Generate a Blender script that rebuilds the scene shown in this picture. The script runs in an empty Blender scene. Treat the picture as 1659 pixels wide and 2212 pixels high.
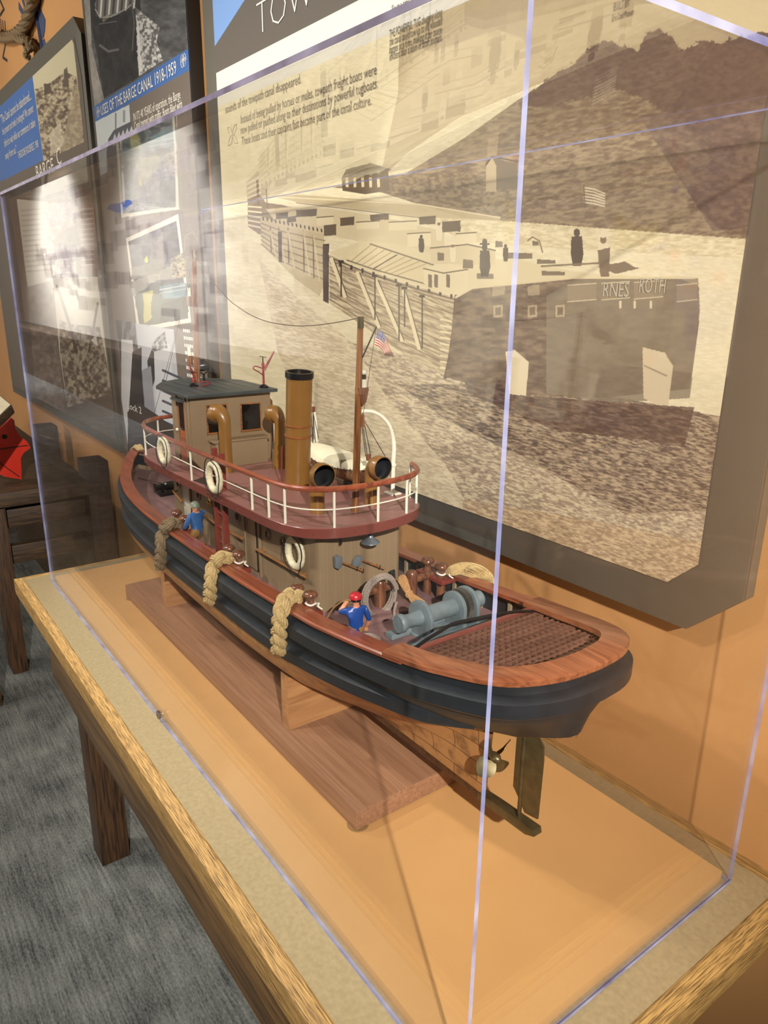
import bpy, bmesh, math, random
import numpy as np
from mathutils import Vector, Matrix
random.seed(7)
PI = math.pi
C = bpy.context.scene.collection
sc = bpy.context.scene

# ------------------------------------------------------------------ camera
CAMP = (0.3390838725, -0.3489269585, 0.7154317326)
CAMR = (1.2716697213, -0.0107757822, 0.9352725051)
FPX = 1589.0626
cam = bpy.data.cameras.new('camera'); co = bpy.data.objects.new('camera', cam); C.objects.link(co)
co.location = CAMP; co.rotation_euler = CAMR
cam.sensor_fit = 'HORIZONTAL'; cam.sensor_width = 36.0; cam.lens = FPX / 1659 * 36.0; cam.clip_start = 0.02
sc.camera = co
# ------------------------------------------------------------------ world, lamps, exposure
w = bpy.data.worlds.new('world'); sc.world = w; w.use_nodes = True
w.node_tree.nodes['Background'].inputs[0].default_value = (1.0, 0.93, 0.85, 1)
w.node_tree.nodes['Background'].inputs[1].default_value = 0.06
sc.view_settings.view_transform = 'Standard'; sc.view_settings.look = 'None'
sc.view_settings.gamma = 1.0; sc.view_settings.use_curve_mapping = False
sc.view_settings.exposure = -0.27
sc.cycles.transparent_max_bounces = 32
sc.cycles.max_bounces = 10
sc.cycles.sample_clamp_indirect = 4.0

def spot(name, loc, tgt, power, angle, col=(1.0, 0.945, 0.86), blend=0.6, radius=0.04):
    l = bpy.data.lights.new(name, 'SPOT'); l.energy = power; l.color = col
    l.spot_size = math.radians(angle); l.spot_blend = blend; l.shadow_soft_size = radius
    o = bpy.data.objects.new(name, l); C.objects.link(o); o.location = loc
    o.rotation_euler = (Vector(tgt) - Vector(loc)).to_track_quat('-Z', 'Y').to_euler()
    return o
spot('ceiling_spot_stern', (2.45, -1.15, 2.05), (-0.85, 0.22, 0.3), 1250, 38, blend=.9, radius=.03)
spot('ceiling_spot_bow', (-2.3, -1.3, 2.1), (-1.25, 0.2, 0.2), 120, 60)
spot('ceiling_spot_panel', (-1.05, -1.15, 2.15), (-1.0, 0.5, 0.78), 165, 74, blend=0.9)
spot('ceiling_spot_front', (-0.95, -0.75, 2.15), (-0.95, -0.06, 0.0), 62, 32, blend=0.9)
spot('ceiling_spot_left', (-3.2, -1.4, 2.15), (-3.0, 0.5, 1.0), 110, 90, blend=0.9)
spot('added_spot_mural', (-3.4, -1.2, 2.15), (-2.7, -2.6, 0.9), 1500, 84, col=(1, .95, .86), blend=0.9)  # added lamp, brightens the mural so its reflection shows in the acrylic
spot('added_spot_mural_far', (-7.2, -1.2, 2.15), (-7.4, -2.6, 0.9), 1500, 104, col=(.98, .96, 1), blend=0.9)  # added lamp, lifts the far mural for pale haze in the front pane
spot('added_spot_mural_end', (-11.4, -1.2, 2.15), (-11.6, -2.6, 0.9), 1500, 110, col=(.97, .96, 1), blend=0.9)  # added lamp for the lengthened mural end, feeds the haze at left
spot('ceiling_spot_floor', (-2.2, -1.5, 2.15), (-1.9, -0.6, -0.7), 60, 80, col=(.97, .98, 1), blend=0.9)

# ------------------------------------------------------------------ projection of the reference frame
def _rot(rx, ry, rz):
    cx, sx, cy, sy, cz, sz = math.cos(rx), math.sin(rx), math.cos(ry), math.sin(ry), math.cos(rz), math.sin(rz)
    return np.array([[cz, -sz, 0], [sz, cz, 0], [0, 0, 1]]) @ np.array([[cy, 0, sy], [0, 1, 0], [-sy, 0, cy]]) @ np.array([[1, 0, 0], [0, cx, -sx], [0, sx, cx]])
RM = _rot(*CAMR); CP = np.array(CAMP)
def uv_of(X, Y, Z):
    P = np.stack([np.asarray(X, float) - CP[0], np.asarray(Y, float) - CP[1] + 0 * np.asarray(X, float), np.asarray(Z, float) - CP[2] + 0 * np.asarray(X, float)])
    v = RM.T @ P.reshape(3, -1)
    return 829.5 + FPX * v[0] / -v[2], 1106 - FPX * v[1] / -v[2]
def on(u, v, ax, val):
    d = RM @ np.array([(u - 829.5) / FPX, -(v - 1106) / FPX, -1.0])
    return CP + d * ((val - CP[ax]) / d[ax])
def bounce(u, v, plane=0.4563, yw=-2.6):
    d = RM @ np.array([(u - 829.5) / FPX, -(v - 1106) / FPX, -1.0])
    Q = CP + d * ((plane - CP[1]) / d[1]); r = d * [1, -1, 1]
    return Q + r * ((yw - Q[1]) / r[1])

# ------------------------------------------------------------------ materials
def lin(c):
    return tuple(((x / 255) / 12.92 if x / 255 <= .04045 else ((x / 255 + .055) / 1.055) ** 2.4) for x in c)
def _new(name):
    m = bpy.data.materials.new(name); m.use_nodes = True
    return m, m.node_tree, m.node_tree.nodes['Principled BSDF']
def plain(name, c, rough=.5, metal=0., var=.12, scale=40., bump=0., bscale=None, coat=0., trans=0.):
    m, nt, b = _new(name)
    n = nt.nodes.new('ShaderNodeTexNoise'); tc = nt.nodes.new('ShaderNodeTexCoord')
    n.inputs['Scale'].default_value = scale; n.inputs['Detail'].default_value = 4
    nt.links.new(tc.outputs['Object'], n.inputs['Vector'])
    r = nt.nodes.new('ShaderNodeValToRGB'); r.color_ramp.elements[0].position = .3; r.color_ramp.elements[1].position = .7
    L = lin(c)
    r.color_ramp.elements[0].color = tuple(x * (1 - var) for x in L) + (1,)
    r.color_ramp.elements[1].color = tuple(min(1, x * (1 + var)) for x in L) + (1,)
    nt.links.new(n.outputs['Fac'], r.inputs['Fac']); nt.links.new(r.outputs['Color'], b.inputs['Base Color'])
    b.inputs['Roughness'].default_value = rough; b.inputs['Metallic'].default_value = metal
    if coat: b.inputs['Coat Weight'].default_value = coat; b.inputs['Coat Roughness'].default_value = .15
    if bump:
        n2 = nt.nodes.new('ShaderNodeTexNoise'); n2.inputs['Scale'].default_value = bscale or scale * 4
        nt.links.new(tc.outputs['Object'], n2.inputs['Vector'])
        bp = nt.nodes.new('ShaderNodeBump'); bp.inputs['Strength'].default_value = bump; bp.inputs['Distance'].default_value = .001
        nt.links.new(n2.outputs['Fac'], bp.inputs['Height']); nt.links.new(bp.outputs['Normal'], b.inputs['Normal'])
    return m
def wood(name, c1, c2, axis=0, scale=60., stretch=14., rough=.45, coat=.0, bump=.15, sharp=(.35, .65), rings=False):
    m, nt, b = _new(name)
    tc = nt.nodes.new('ShaderNodeTexCoord'); mp = nt.nodes.new('ShaderNodeMapping')
    s = [scale] * 3; s[axis] = scale / stretch; mp.inputs['Scale'].default_value = s
    nt.links.new(tc.outputs['Object'], mp.inputs['Vector'])
    n = nt.nodes.new('ShaderNodeTexNoise'); n.inputs['Scale'].default_value = 1; n.inputs['Detail'].default_value = 6; n.inputs['Distortion'].default_value = .6
    nt.links.new(mp.outputs['Vector'], n.inputs['Vector'])
    r = nt.nodes.new('ShaderNodeValToRGB'); e = r.color_ramp.elements
    e[0].position, e[1].position = sharp; e[0].color = lin(c1) + (1,); e[1].color = lin(c2) + (1,)
    src = n.outputs['Fac']
    if rings:
        wv = nt.nodes.new('ShaderNodeTexWave'); wv.wave_type = 'BANDS'; wv.bands_direction = 'Z' if axis != 2 else 'X'
        wv.inputs['Scale'].default_value = 1.0; wv.inputs['Distortion'].default_value = 5; wv.inputs['Detail'].default_value = 3
        nt.links.new(mp.outputs['Vector'], wv.inputs['Vector'])
        mx = nt.nodes.new('ShaderNodeMix'); mx.data_type = 'FLOAT'; mx.inputs[0].default_value = .5
        nt.links.new(n.outputs['Fac'], mx.inputs[2]); nt.links.new(wv.outputs['Fac'], mx.inputs[3]); src = mx.outputs[0]
    nt.links.new(src, r.inputs['Fac']); nt.links.new(r.outputs['Color'], b.inputs['Base Color'])
    b.inputs['Roughness'].default_value = rough
    if coat: b.inputs['Coat Weight'].default_value = coat; b.inputs['Coat Roughness'].default_value = .2
    bp = nt.nodes.new('ShaderNodeBump'); bp.inputs['Strength'].default_value = bump; bp.inputs['Distance'].default_value = .001
    nt.links.new(src, bp.inputs['Height']); nt.links.new(bp.outputs['Normal'], b.inputs['Normal'])
    return m
def attr_mat(name, rough=.5, spec=.3):
    m, nt, b = _new(name)
    a = nt.nodes.new('ShaderNodeAttribute'); a.attribute_name = 'Print'
    nt.links.new(a.outputs['Color'], b.inputs['Base Color']); b.inputs['Roughness'].default_value = rough
    b.inputs['Specular IOR Level'].default_value = spec
    return m
def acrylic():
    m = bpy.data.materials.new('clear_acrylic'); m.use_nodes = True; nt = m.node_tree; nt.nodes.clear()
    out = nt.nodes.new('ShaderNodeOutputMaterial'); mix = nt.nodes.new('ShaderNodeMixShader')
    tr = nt.nodes.new('ShaderNodeBsdfTransparent'); tr.inputs[0].default_value = (.985, .985, .99, 1)
    gl = nt.nodes.new('ShaderNodeBsdfGlossy'); gl.inputs['Roughness'].default_value = .0
    fr = nt.nodes.new('ShaderNodeFresnel'); ge = nt.nodes.new('ShaderNodeNewGeometry')
    mx = nt.nodes.new('ShaderNodeMix'); mx.data_type = 'FLOAT'; mx.inputs[2].default_value = 1.49; mx.inputs[3].default_value = 1 / 1.49
    nt.links.new(ge.outputs['Backfacing'], mx.inputs[0]); nt.links.new(mx.outputs[0], fr.inputs['IOR'])
    ml = nt.nodes.new('ShaderNodeMath'); ml.operation = 'MULTIPLY'; ml.inputs[1].default_value = .8; nt.links.new(fr.outputs[0], ml.inputs[0]); nt.links.new(ml.outputs[0], mix.inputs[0]); nt.links.new(tr.outputs[0], mix.inputs[1]); nt.links.new(gl.outputs[0], mix.inputs[2])
    nt.links.new(mix.outputs[0], out.inputs[0])
    return m
def acrylic_edge_glow():  # pale blue colour stands for light carried to the sheet edges
    m, nt, b = _new('acrylic_painted_edge_glow')
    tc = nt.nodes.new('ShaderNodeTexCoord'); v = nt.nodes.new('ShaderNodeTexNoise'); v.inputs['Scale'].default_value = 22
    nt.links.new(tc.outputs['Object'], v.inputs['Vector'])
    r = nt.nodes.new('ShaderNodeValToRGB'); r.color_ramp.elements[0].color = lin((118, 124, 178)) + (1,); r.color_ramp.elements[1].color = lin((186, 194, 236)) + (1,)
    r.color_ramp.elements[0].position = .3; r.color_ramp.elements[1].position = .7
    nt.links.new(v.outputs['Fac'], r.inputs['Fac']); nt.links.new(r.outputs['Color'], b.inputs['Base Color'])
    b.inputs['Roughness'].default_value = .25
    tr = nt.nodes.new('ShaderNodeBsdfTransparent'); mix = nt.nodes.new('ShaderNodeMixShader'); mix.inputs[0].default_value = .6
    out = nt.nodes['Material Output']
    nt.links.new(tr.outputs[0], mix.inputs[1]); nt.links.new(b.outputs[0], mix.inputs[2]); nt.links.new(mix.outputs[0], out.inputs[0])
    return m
def acrylic_dim_glow():  # darker copy of the edge colour, dim edge light painted in
    m = acrylic_edge_glow(); m.name = 'acrylic_painted_dim_glow'
    for n in m.node_tree.nodes:
        if n.type == 'VALTORGB': n.color_ramp.elements[0].color = lin((92, 82, 108)) + (1,); n.color_ramp.elements[1].color = lin((150, 142, 170)) + (1,)
        if n.type == 'MIX_SHADER': n.inputs[0].default_value = .8
    return m
def carpet():
    m, nt, b = _new('grey_carpet_tiles')
    tc = nt.nodes.new('ShaderNodeTexCoord'); mp = nt.nodes.new('ShaderNodeMapping'); mp.inputs['Scale'].default_value = (110, 260, 1)
    nt.links.new(tc.outputs['Object'], mp.inputs['Vector'])
    n = nt.nodes.new('ShaderNodeTexNoise'); n.inputs['Scale'].default_value = 1; n.inputs['Detail'].default_value = 3
    nt.links.new(mp.outputs[0], n.inputs['Vector'])
    n2 = nt.nodes.new('ShaderNodeTexNoise'); n2.inputs['Scale'].default_value = 9; n2.inputs['Detail'].default_value = 6
    nt.links.new(tc.outputs['Object'], n2.inputs['Vector'])
    mp3 = nt.nodes.new('ShaderNodeMapping'); mp3.inputs['Scale'].default_value = (9, 150, 1); nt.links.new(tc.outputs['Object'], mp3.inputs['Vector'])
    n3 = nt.nodes.new('ShaderNodeTexNoise'); n3.inputs['Scale'].default_value = 1; nt.links.new(mp3.outputs[0], n3.inputs['Vector'])
    a = nt.nodes.new('ShaderNodeMath'); a.operation = 'ADD'; nt.links.new(n.outputs['Fac'], a.inputs[0]); nt.links.new(n2.outputs['Fac'], a.inputs[1])
    a2 = nt.nodes.new('ShaderNodeMath'); a2.operation = 'ADD'; nt.links.new(a.outputs[0], a2.inputs[0]); nt.links.new(n3.outputs['Fac'], a2.inputs[1])
    d = nt.nodes.new('ShaderNodeMath'); d.operation = 'MULTIPLY'; d.inputs[1].default_value = .3333; nt.links.new(a2.outputs[0], d.inputs[0])
    r = nt.nodes.new('ShaderNodeValToRGB'); e = r.color_ramp.elements; e[0].position = .36; e[1].position = .64
    e[0].color = lin((38, 41, 42)) + (1,); e[1].color = lin((116, 118, 114)) + (1,)
    nt.links.new(d.outputs[0], r.inputs['Fac']); nt.links.new(r.outputs['Color'], b.inputs['Base Color']); b.inputs['Roughness'].default_value = .95
    bp = nt.nodes.new('ShaderNodeBump'); bp.inputs['Strength'].default_value = .6; bp.inputs['Distance'].default_value = .003
    nt.links.new(n.outputs['Fac'], bp.inputs['Height']); nt.links.new(bp.outputs['Normal'], b.inputs['Normal'])
    return m

M = dict(
    wall=plain('orange_wall_paint', (196, 144, 88), .75, var=.04, scale=6, bump=.05, bscale=300),
    plinth=plain('orange_plinth_paint', (198, 152, 96), .45, var=.03, scale=8),
    orange=plain('orange_sign_paint', (200, 120, 40), .6, var=.05),
    wall_dark=plain('darkened_wall_paint', (84, 62, 42), .8, var=.05, scale=6),  # unseen walls, colour darkened to hold down their reflection in the acrylic
    dark_ceiling=plain('dark_ceiling_paint', (60, 52, 45), .9),
    carpet=carpet(),
    laminate=plain('olive_bronze_laminate', (160, 144, 110), .36, var=.10, scale=160, metal=.2, bump=.05, bscale=900),
    edgewood=wood('golden_grained_edge_wood', (98, 74, 42), (186, 148, 88), 0, 900, 26, .45, bump=.5, sharp=(.36, .60)),
    edgewood_y=wood('golden_grained_end_wood', (98, 74, 42), (186, 148, 88), 1, 900, 26, .45, bump=.5, sharp=(.36, .60)),
    legwood=wood('dark_stained_leg_wood', (34, 22, 12), (76, 50, 27), 2, 170, 16, .55, bump=.5, sharp=(.38, .6)),
    apronwood=wood('brown_stained_apron_wood', (62, 46, 28), (106, 80, 48), 0, 120, 16, .5, bump=.3),
    benchwood=wood('dark_bench_timber', (32, 21, 11), (74, 52, 27), 1, 150, 14, .6, bump=.3),
    postwood=wood('dark_post_timber', (30, 19, 11), (64, 42, 24), 2, 150, 12, .6),
    standwood=wood('reddish_brown_stand_wood', (132, 94, 68), (160, 120, 90), 0, 190, 30, .42, bump=.08, sharp=(.3, .7)),
    supportwood=wood('warm_support_wood', (158, 110, 68), (188, 140, 92), 1, 110, 12, .42, bump=.08),
    cap=wood('red_varnished_mahogany', (116, 58, 38), (158, 84, 54), 0, 150, 20, .28, coat=.5, bump=.05),
    sterncap=wood('orange_varnished_mahogany', (124, 70, 44), (160, 98, 64), 0, 160, 14, .28, coat=.5, bump=.05),
    turned=wood('turned_brown_wood', (84, 50, 34), (122, 78, 54), 2, 200, 6, .25, coat=.5, bump=.03),
    mastwood=wood('varnished_mast_wood', (84, 50, 24), (150, 98, 54), 2, 220, 16, .35, coat=.3, bump=.05),
    black=plain('black_hull_paint', (31, 36, 41), .5, var=.2, scale=60, bump=.12, bscale=220),
    copper=None, keelcopper=plain('dark_keel_copper', (96, 66, 40), .45, metal=.6, var=.3, scale=120),
    brass=plain('aged_brass', (104, 94, 66), .42, metal=.75, var=.25, scale=70),
    deckred=plain('red_brown_deck_paint', (134, 92, 86), .38, var=.07, scale=25),
    deckedge=plain('dark_red_trim_paint', (116, 60, 52), .3, var=.08, scale=40, coat=.3),
    maindeck=plain('mauve_brown_deck_paint', (122, 92, 90), .5, var=.18, scale=40),
    house=None,
    housetrim=plain('tan_trim_paint', (134, 113, 86), .42, var=.04, scale=20),
    roof=plain('slate_green_roof_paint', (62, 68, 68), .42, var=.15, scale=40),
    mustard=plain('mustard_brown_paint', (128, 90, 40), .36, var=.05, scale=30, coat=.3),
    blackgloss=plain('black_gloss_paint', (22, 22, 23), .3, var=.1),
    blackmatte=plain('matte_black_paint', (17, 17, 17), .85, var=.1),
    ring_brown=plain('brown_porthole_ring', (112, 82, 62), .35, var=.08),
    white=plain('cream_white_paint', (222, 218, 198), .4, var=.05),
    graydoor=plain('pale_grey_door_paint', (176, 168, 152), .45, var=.05),
    canvas=plain('cream_canvas', (226, 220, 190), .8, var=.05, scale=60, bump=.3, bscale=400),
    dinghy=plain('tan_boat_paint', (158, 124, 88), .45, var=.05),
    winch=plain('blue_grey_cast_paint', (102, 114, 117), .45, var=.18, scale=60, bump=.15),
    ladder=plain('ladder_red_paint', (118, 48, 38), .4, var=.08),
    monitor=plain('maroon_red_paint', (140, 44, 48), .35, var=.1),
    manila=plain('manila_rope_fibre', (186, 160, 108), .85, var=.3, scale=500, bump=.6, bscale=1500),
    manila_dark=plain('grey_manila_rope_fibre', (124, 104, 76), .85, var=.3, scale=500, bump=.6, bscale=1500),
    ropegrey=plain('grey_coiled_rope', (142, 128, 116), .85, var=.25, scale=600, bump=.4, bscale=1500),
    ropetan=plain('tan_coiled_rope', (176, 134, 86), .8, var=.35, scale=700, bump=.4, bscale=1500),
    ropewhite=plain('white_cord', (224, 218, 204), .8, var=.1, scale=300),
    ropeblack=plain('black_line', (26, 24, 24), .6, var=.1),
    wire=plain('grey_brown_stay_wire', (84, 70, 58), .5, var=.1),
    ring=plain('cream_wrapped_cord', (212, 204, 172), .7, var=.18, scale=180, bump=.5, bscale=600),
    skin=plain('painted_skin', (206, 140, 104), .35, var=.05),
    shirt=plain('painted_blue_shirt', (44, 92, 148), .35, var=.08), shirt2=plain('painted_deep_blue_shirt', (24, 66, 140), .35, var=.08),
    trousers=plain('painted_tan_trousers', (150, 112, 62), .4, var=.1),
    greyhair=plain('painted_grey_green_hair', (118, 126, 108), .3, var=.15, scale=300, bump=.5, bscale=500),
    redcap=plain('painted_red_cap', (178, 34, 44), .3, var=.12, scale=300, bump=.5, bscale=500),
    steel=plain('blued_steel', (128, 138, 144), .35, metal=.5, var=.1),
    handle=wood('tool_handle_wood', (110, 66, 30), (160, 104, 56), 1, 300, 8, .45),
    darkglass=plain('dark_window_glass', (22, 20, 20), .08, var=.1),
    frame=plain('dark_olive_grey_frame', (88, 84, 74), .55, var=.04, scale=20),
    framedark=plain('near_black_panel_side', (26, 22, 18), .6, var=.05),
    red=plain('bright_red_paint', (186, 40, 24), .4, var=.06),
    navy=plain('navy_wall_print', (48, 62, 100), .7, var=.05),
    ink=plain('dark_printed_ink', (84, 76, 68), .7, var=.02), inkblack=plain('black_printed_ink', (40, 32, 26), .7, var=.02),
    inkwhite=plain('white_printed_ink', (236, 232, 220), .7, var=.02), inkfaint=plain('pale_grey_printed_ink', (176, 170, 148), .7, var=.02),
    print=attr_mat('printed_panel', .6, .15), mural=attr_mat('printed_mural', .7, .1),
    screw=plain('screw_steel', (120, 112, 100), .3, metal=.8),
    acrylic=acrylic(), acglow=acrylic_edge_glow(), acglow_dim=acrylic_dim_glow(), rubber=plain('clear_grey_pad', (150, 118, 74), .3),
    desktop=plain('pale_printed_desk_top', (176, 164, 140), .5, var=.1, scale=20),
)
def planked(name, c, dark, axis, pitch, wd, rough=.45):
    m, nt, b = _new(name)
    tc = nt.nodes.new('ShaderNodeTexCoord'); sp = nt.nodes.new('ShaderNodeSeparateXYZ'); nt.links.new(tc.outputs['Object'], sp.inputs[0])
    add = nt.nodes.new('ShaderNodeMath'); add.operation = 'ADD'
    if axis == 'xy': nt.links.new(sp.outputs[0], add.inputs[0]); nt.links.new(sp.outputs[1], add.inputs[1])
    else: nt.links.new(sp.outputs[axis], add.inputs[0]); add.inputs[1].default_value = 10
    mu = nt.nodes.new('ShaderNodeMath'); mu.operation = 'MULTIPLY'; mu.inputs[1].default_value = 1 / pitch; nt.links.new(add.outputs[0], mu.inputs[0])
    fr = nt.nodes.new('ShaderNodeMath'); fr.operation = 'FRACT'; nt.links.new(mu.outputs[0], fr.inputs[0])
    lt = nt.nodes.new('ShaderNodeMath'); lt.operation = 'LESS_THAN'; lt.inputs[1].default_value = wd; nt.links.new(fr.outputs[0], lt.inputs[0])
    mx = nt.nodes.new('ShaderNodeMix'); mx.data_type = 'RGBA'; mx.inputs[6].default_value = lin(c) + (1,); mx.inputs[7].default_value = lin(dark) + (1,)
    nt.links.new(lt.outputs[0], mx.inputs[0]); nt.links.new(mx.outputs[2], b.inputs['Base Color']); b.inputs['Roughness'].default_value = rough
    bp = nt.nodes.new('ShaderNodeBump'); bp.inputs['Strength'].default_value = .5; bp.inputs['Distance'].default_value = .0006; bp.invert = True
    nt.links.new(lt.outputs[0], bp.inputs['Height']); nt.links.new(bp.outputs['Normal'], b.inputs['Normal'])
    return m
M['house'] = planked('tan_grooved_planking', (134, 113, 86), (146, 126, 98), 'xy', .0135, .06)
M['bulwark'] = planked('tan_bulwark_planking', (142, 124, 100), (104, 88, 68), 0, .02, .1)
def copper_mat():
    m, nt, b = _new('copper_sheathing_plates')
    tc = nt.nodes.new('ShaderNodeTexCoord'); mp = nt.nodes.new('ShaderNodeMapping'); mp.inputs['Rotation'].default_value = (PI / 2, 0, 0)
    nt.links.new(tc.outputs['Object'], mp.inputs['Vector'])
    br = nt.nodes.new('ShaderNodeTexBrick'); br.inputs['Scale'].default_value = 1; br.inputs['Brick Width'].default_value = .085; br.inputs['Row Height'].default_value = .026
    br.inputs['Mortar Size'].default_value = .0005; br.inputs['Color1'].default_value = lin((182, 134, 82)) + (1,); br.inputs['Color2'].default_value = lin((170, 122, 74)) + (1,); br.inputs['Mortar'].default_value = lin((70, 46, 24)) + (1,)
    nt.links.new(mp.outputs[0], br.inputs['Vector'])
    n = nt.nodes.new('ShaderNodeTexNoise'); n.inputs['Scale'].default_value = 45; n.inputs['Detail'].default_value = 8; nt.links.new(tc.outputs['Object'], n.inputs['Vector'])
    r = nt.nodes.new('ShaderNodeValToRGB'); r.color_ramp.elements[0].position = .35; r.color_ramp.elements[1].position = .5
    r.color_ramp.elements[0].color = (.35, .33, .3, 1); r.color_ramp.elements[1].color = (1, 1, 1, 1); nt.links.new(n.outputs['Fac'], r.inputs['Fac'])
    mx = nt.nodes.new('ShaderNodeMix'); mx.data_type = 'RGBA'; mx.blend_type = 'MULTIPLY'; mx.inputs[0].default_value = .7
    nt.links.new(br.outputs['Color'], mx.inputs[6]); nt.links.new(r.outputs['Color'], mx.inputs[7]); nt.links.new(mx.outputs[2], b.inputs['Base Color'])
    b.inputs['Roughness'].default_value = .42; b.inputs['Metallic'].default_value = .15
    bp = nt.nodes.new('ShaderNodeBump'); bp.inputs['Strength'].default_value = .4; bp.inputs['Distance'].default_value = .0006; bp.invert = True
    nt.links.new(br.outputs['Fac'], bp.inputs['Height']); nt.links.new(bp.outputs['Normal'], b.inputs['Normal'])
    return m
M['copper'] = copper_mat()

# ------------------------------------------------------------------ mesh helpers
class MB:
    def __init__(s): s.v = []; s.f = []; s.mi = []; s.m = 0
    def add(s, vs, fs):
        o = len(s.v); s.v += [tuple(p) for p in vs]; s.f += [tuple(i + o for i in f) for f in fs]; s.mi += [s.m] * len(fs); return s
    def box(s, x0, x1, y0, y1, z0, z1):
        return s.add([(x0, y0, z0), (x1, y0, z0), (x1, y1, z0), (x0, y1, z0), (x0, y0, z1), (x1, y0, z1), (x1, y1, z1), (x0, y1, z1)],
                     [(3, 2, 1, 0), (4, 5, 6, 7), (0, 1, 5, 4), (1, 2, 6, 5), (2, 3, 7, 6), (3, 0, 4, 7)])
    def bar(s, a, b, wd, ht, up=(0, 0, 1)):
        a = Vector(a); b = Vector(b); d = (b - a).normalized(); sd = d.cross(Vector(up)).normalized() * wd / 2; u = sd.cross(d).normalized() * ht / 2
        vs = [a - sd - u, a + sd - u, a + sd + u, a - sd + u, b - sd - u, b + sd - u, b + sd + u, b - sd + u]
        return s.add(vs, [(0, 1, 2, 3), (7, 6, 5, 4), (0, 4, 5, 1), (1, 5, 6, 2), (2, 6, 7, 3), (3, 7, 4, 0)])
    def prism(s, poly, ax, a, b):
        # poly: 2-D points in the plane normal to ax
        n = len(poly)
        def P(p, t):
            return {0: (t, p[0], p[1]), 1: (p[0], t, p[1]), 2: (p[0], p[1], t)}[ax]
        vs = [P(p, a) for p in poly] + [P(p, b) for p in poly]
        fs = [tuple(range(n)), tuple(range(2 * n - 1, n - 1, -1))] + [(i, i + n, (i + 1) % n + n, (i + 1) % n) for i in range(n)]
        return s.add(vs, fs)
    def tube(s, path, r, n=8, closed=False, lobes=0, twist=0., depth=.18, flat=1., cap=True):
        P = [Vector(p) for p in path]; m = len(P); R = r if isinstance(r, (list, tuple)) else [r] * m
        T = []
        for i in range(m):
            if closed: t = P[(i + 1) % m] - P[i - 1]
            else: t = P[min(i + 1, m - 1)] - P[max(i - 1, 0)]
            T.append(t.normalized() if t.length > 1e-12 else Vector((0, 0, 1)))
        ref = Vector((0, 0, 1)) if abs(T[0].z) < .9 else Vector((1, 0, 0))
        N = (ref - T[0] * ref.dot(T[0])).normalized(); vs = []; L = 0.
        for i in range(m):
            N = (N - T[i] * N.dot(T[i])).normalized(); B = T[i].cross(N)
            if i: L += (P[i] - P[i - 1]).length
            for k in range(n):
                a = 2 * PI * k / n; rr = R[i]
                if lobes: rr *= 1 - depth * (1 - abs(math.cos(lobes / 2 * (a - twist * L))))
                vs.append(P[i] + (N * math.cos(a) * flat + B * math.sin(a)) * rr)
        fs = []
        for i in range(m if closed else m - 1):
            j = (i + 1) % m
            for k in range(n): fs.append((i * n + k, i * n + (k + 1) % n, j * n + (k + 1) % n, j * n + k))
        if not closed and cap: fs.append(tuple(range(n - 1, -1, -1))); fs.append(tuple(range((m - 1) * n, m * n)))
        return s.add(vs, fs)
    def lathe(s, prof, origin, axis=(0, 0, 1), n=24):
        # prof: (r, h) pairs along the axis
        A = Vector(axis).normalized(); X = A.orthogonal().normalized(); Y = A.cross(X); O = Vector(origin); vs = []
        for r, h in prof:
            for k in range(n):
                a = 2 * PI * k / n; vs.append(O + A * h + (X * math.cos(a) + Y * math.sin(a)) * max(r, 1e-6))
        fs = [(i * n + k, i * n + (k + 1) % n, (i + 1) * n + (k + 1) % n, (i + 1) * n + k) for i in range(len(prof) - 1) for k in range(n)]
        fs.append(tuple(range(n - 1, -1, -1))); fs.append(tuple(range((len(prof) - 1) * n, len(prof) * n)))
        return s.add(vs, fs)
    def sphere(s, c, r, n=14, sc3=(1, 1, 1)):
        m = n // 2 + 1; vs = []
        for i in range(m + 1):
            t = PI * i / m
            for k in range(n):
                a = 2 * PI * k / n
                vs.append((c[0] + r * sc3[0] * math.sin(t) * math.cos(a), c[1] + r * sc3[1] * math.sin(t) * math.sin(a), c[2] + r * sc3[2] * math.cos(t)))
        fs = [(i * n + k, (i + 1) * n + k, (i + 1) * n + (k + 1) % n, i * n + (k + 1) % n) for i in range(m) for k in range(n)]
        return s.add(vs, fs)
    def loft(s, rings, closed=False, caps=False):
        n = len(rings[0]); vs = [p for r in rings for p in r]; fs = []
        for i in range(len(rings) - 1):
            for k in range(n if closed else n - 1):
                fs.append((i * n + k, i * n + (k + 1) % n, (i + 1) * n + (k + 1) % n, (i + 1) * n + k))
        if caps: fs.append(tuple(range(n - 1, -1, -1))); fs.append(tuple(range((len(rings) - 1) * n, len(rings) * n)))
        return s.add(vs, fs)
    def build(s, name, mats, parent=None, bevel=0., angle=35, seg=2, origin=None, merge=True):
        me = bpy.data.meshes.new(name)
        root = parent
        while root is not None and root.parent is not None: root = root.parent
        if root is not None: O = root.location
        elif origin is not None: O = Vector(origin)
        else:
            xs = [p[0] for p in s.v]; ys = [p[1] for p in s.v]; zs = [p[2] for p in s.v]
            O = Vector(((min(xs) + max(xs)) / 2, (min(ys) + max(ys)) / 2, min(zs)))
        me.from_pydata([(p[0] - O[0], p[1] - O[1], p[2] - O[2]) for p in s.v], [], s.f)
        mats = mats if isinstance(mats, (list, tuple)) else [mats]
        for m in mats: me.materials.append(m)
        me.polygons.foreach_set('material_index', s.mi)
        bm = bmesh.new(); bm.from_mesh(me)
        if merge: bmesh.ops.remove_doubles(bm, verts=bm.verts, dist=1e-6)
        bmesh.ops.recalc_face_normals(bm, faces=bm.faces)
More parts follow.
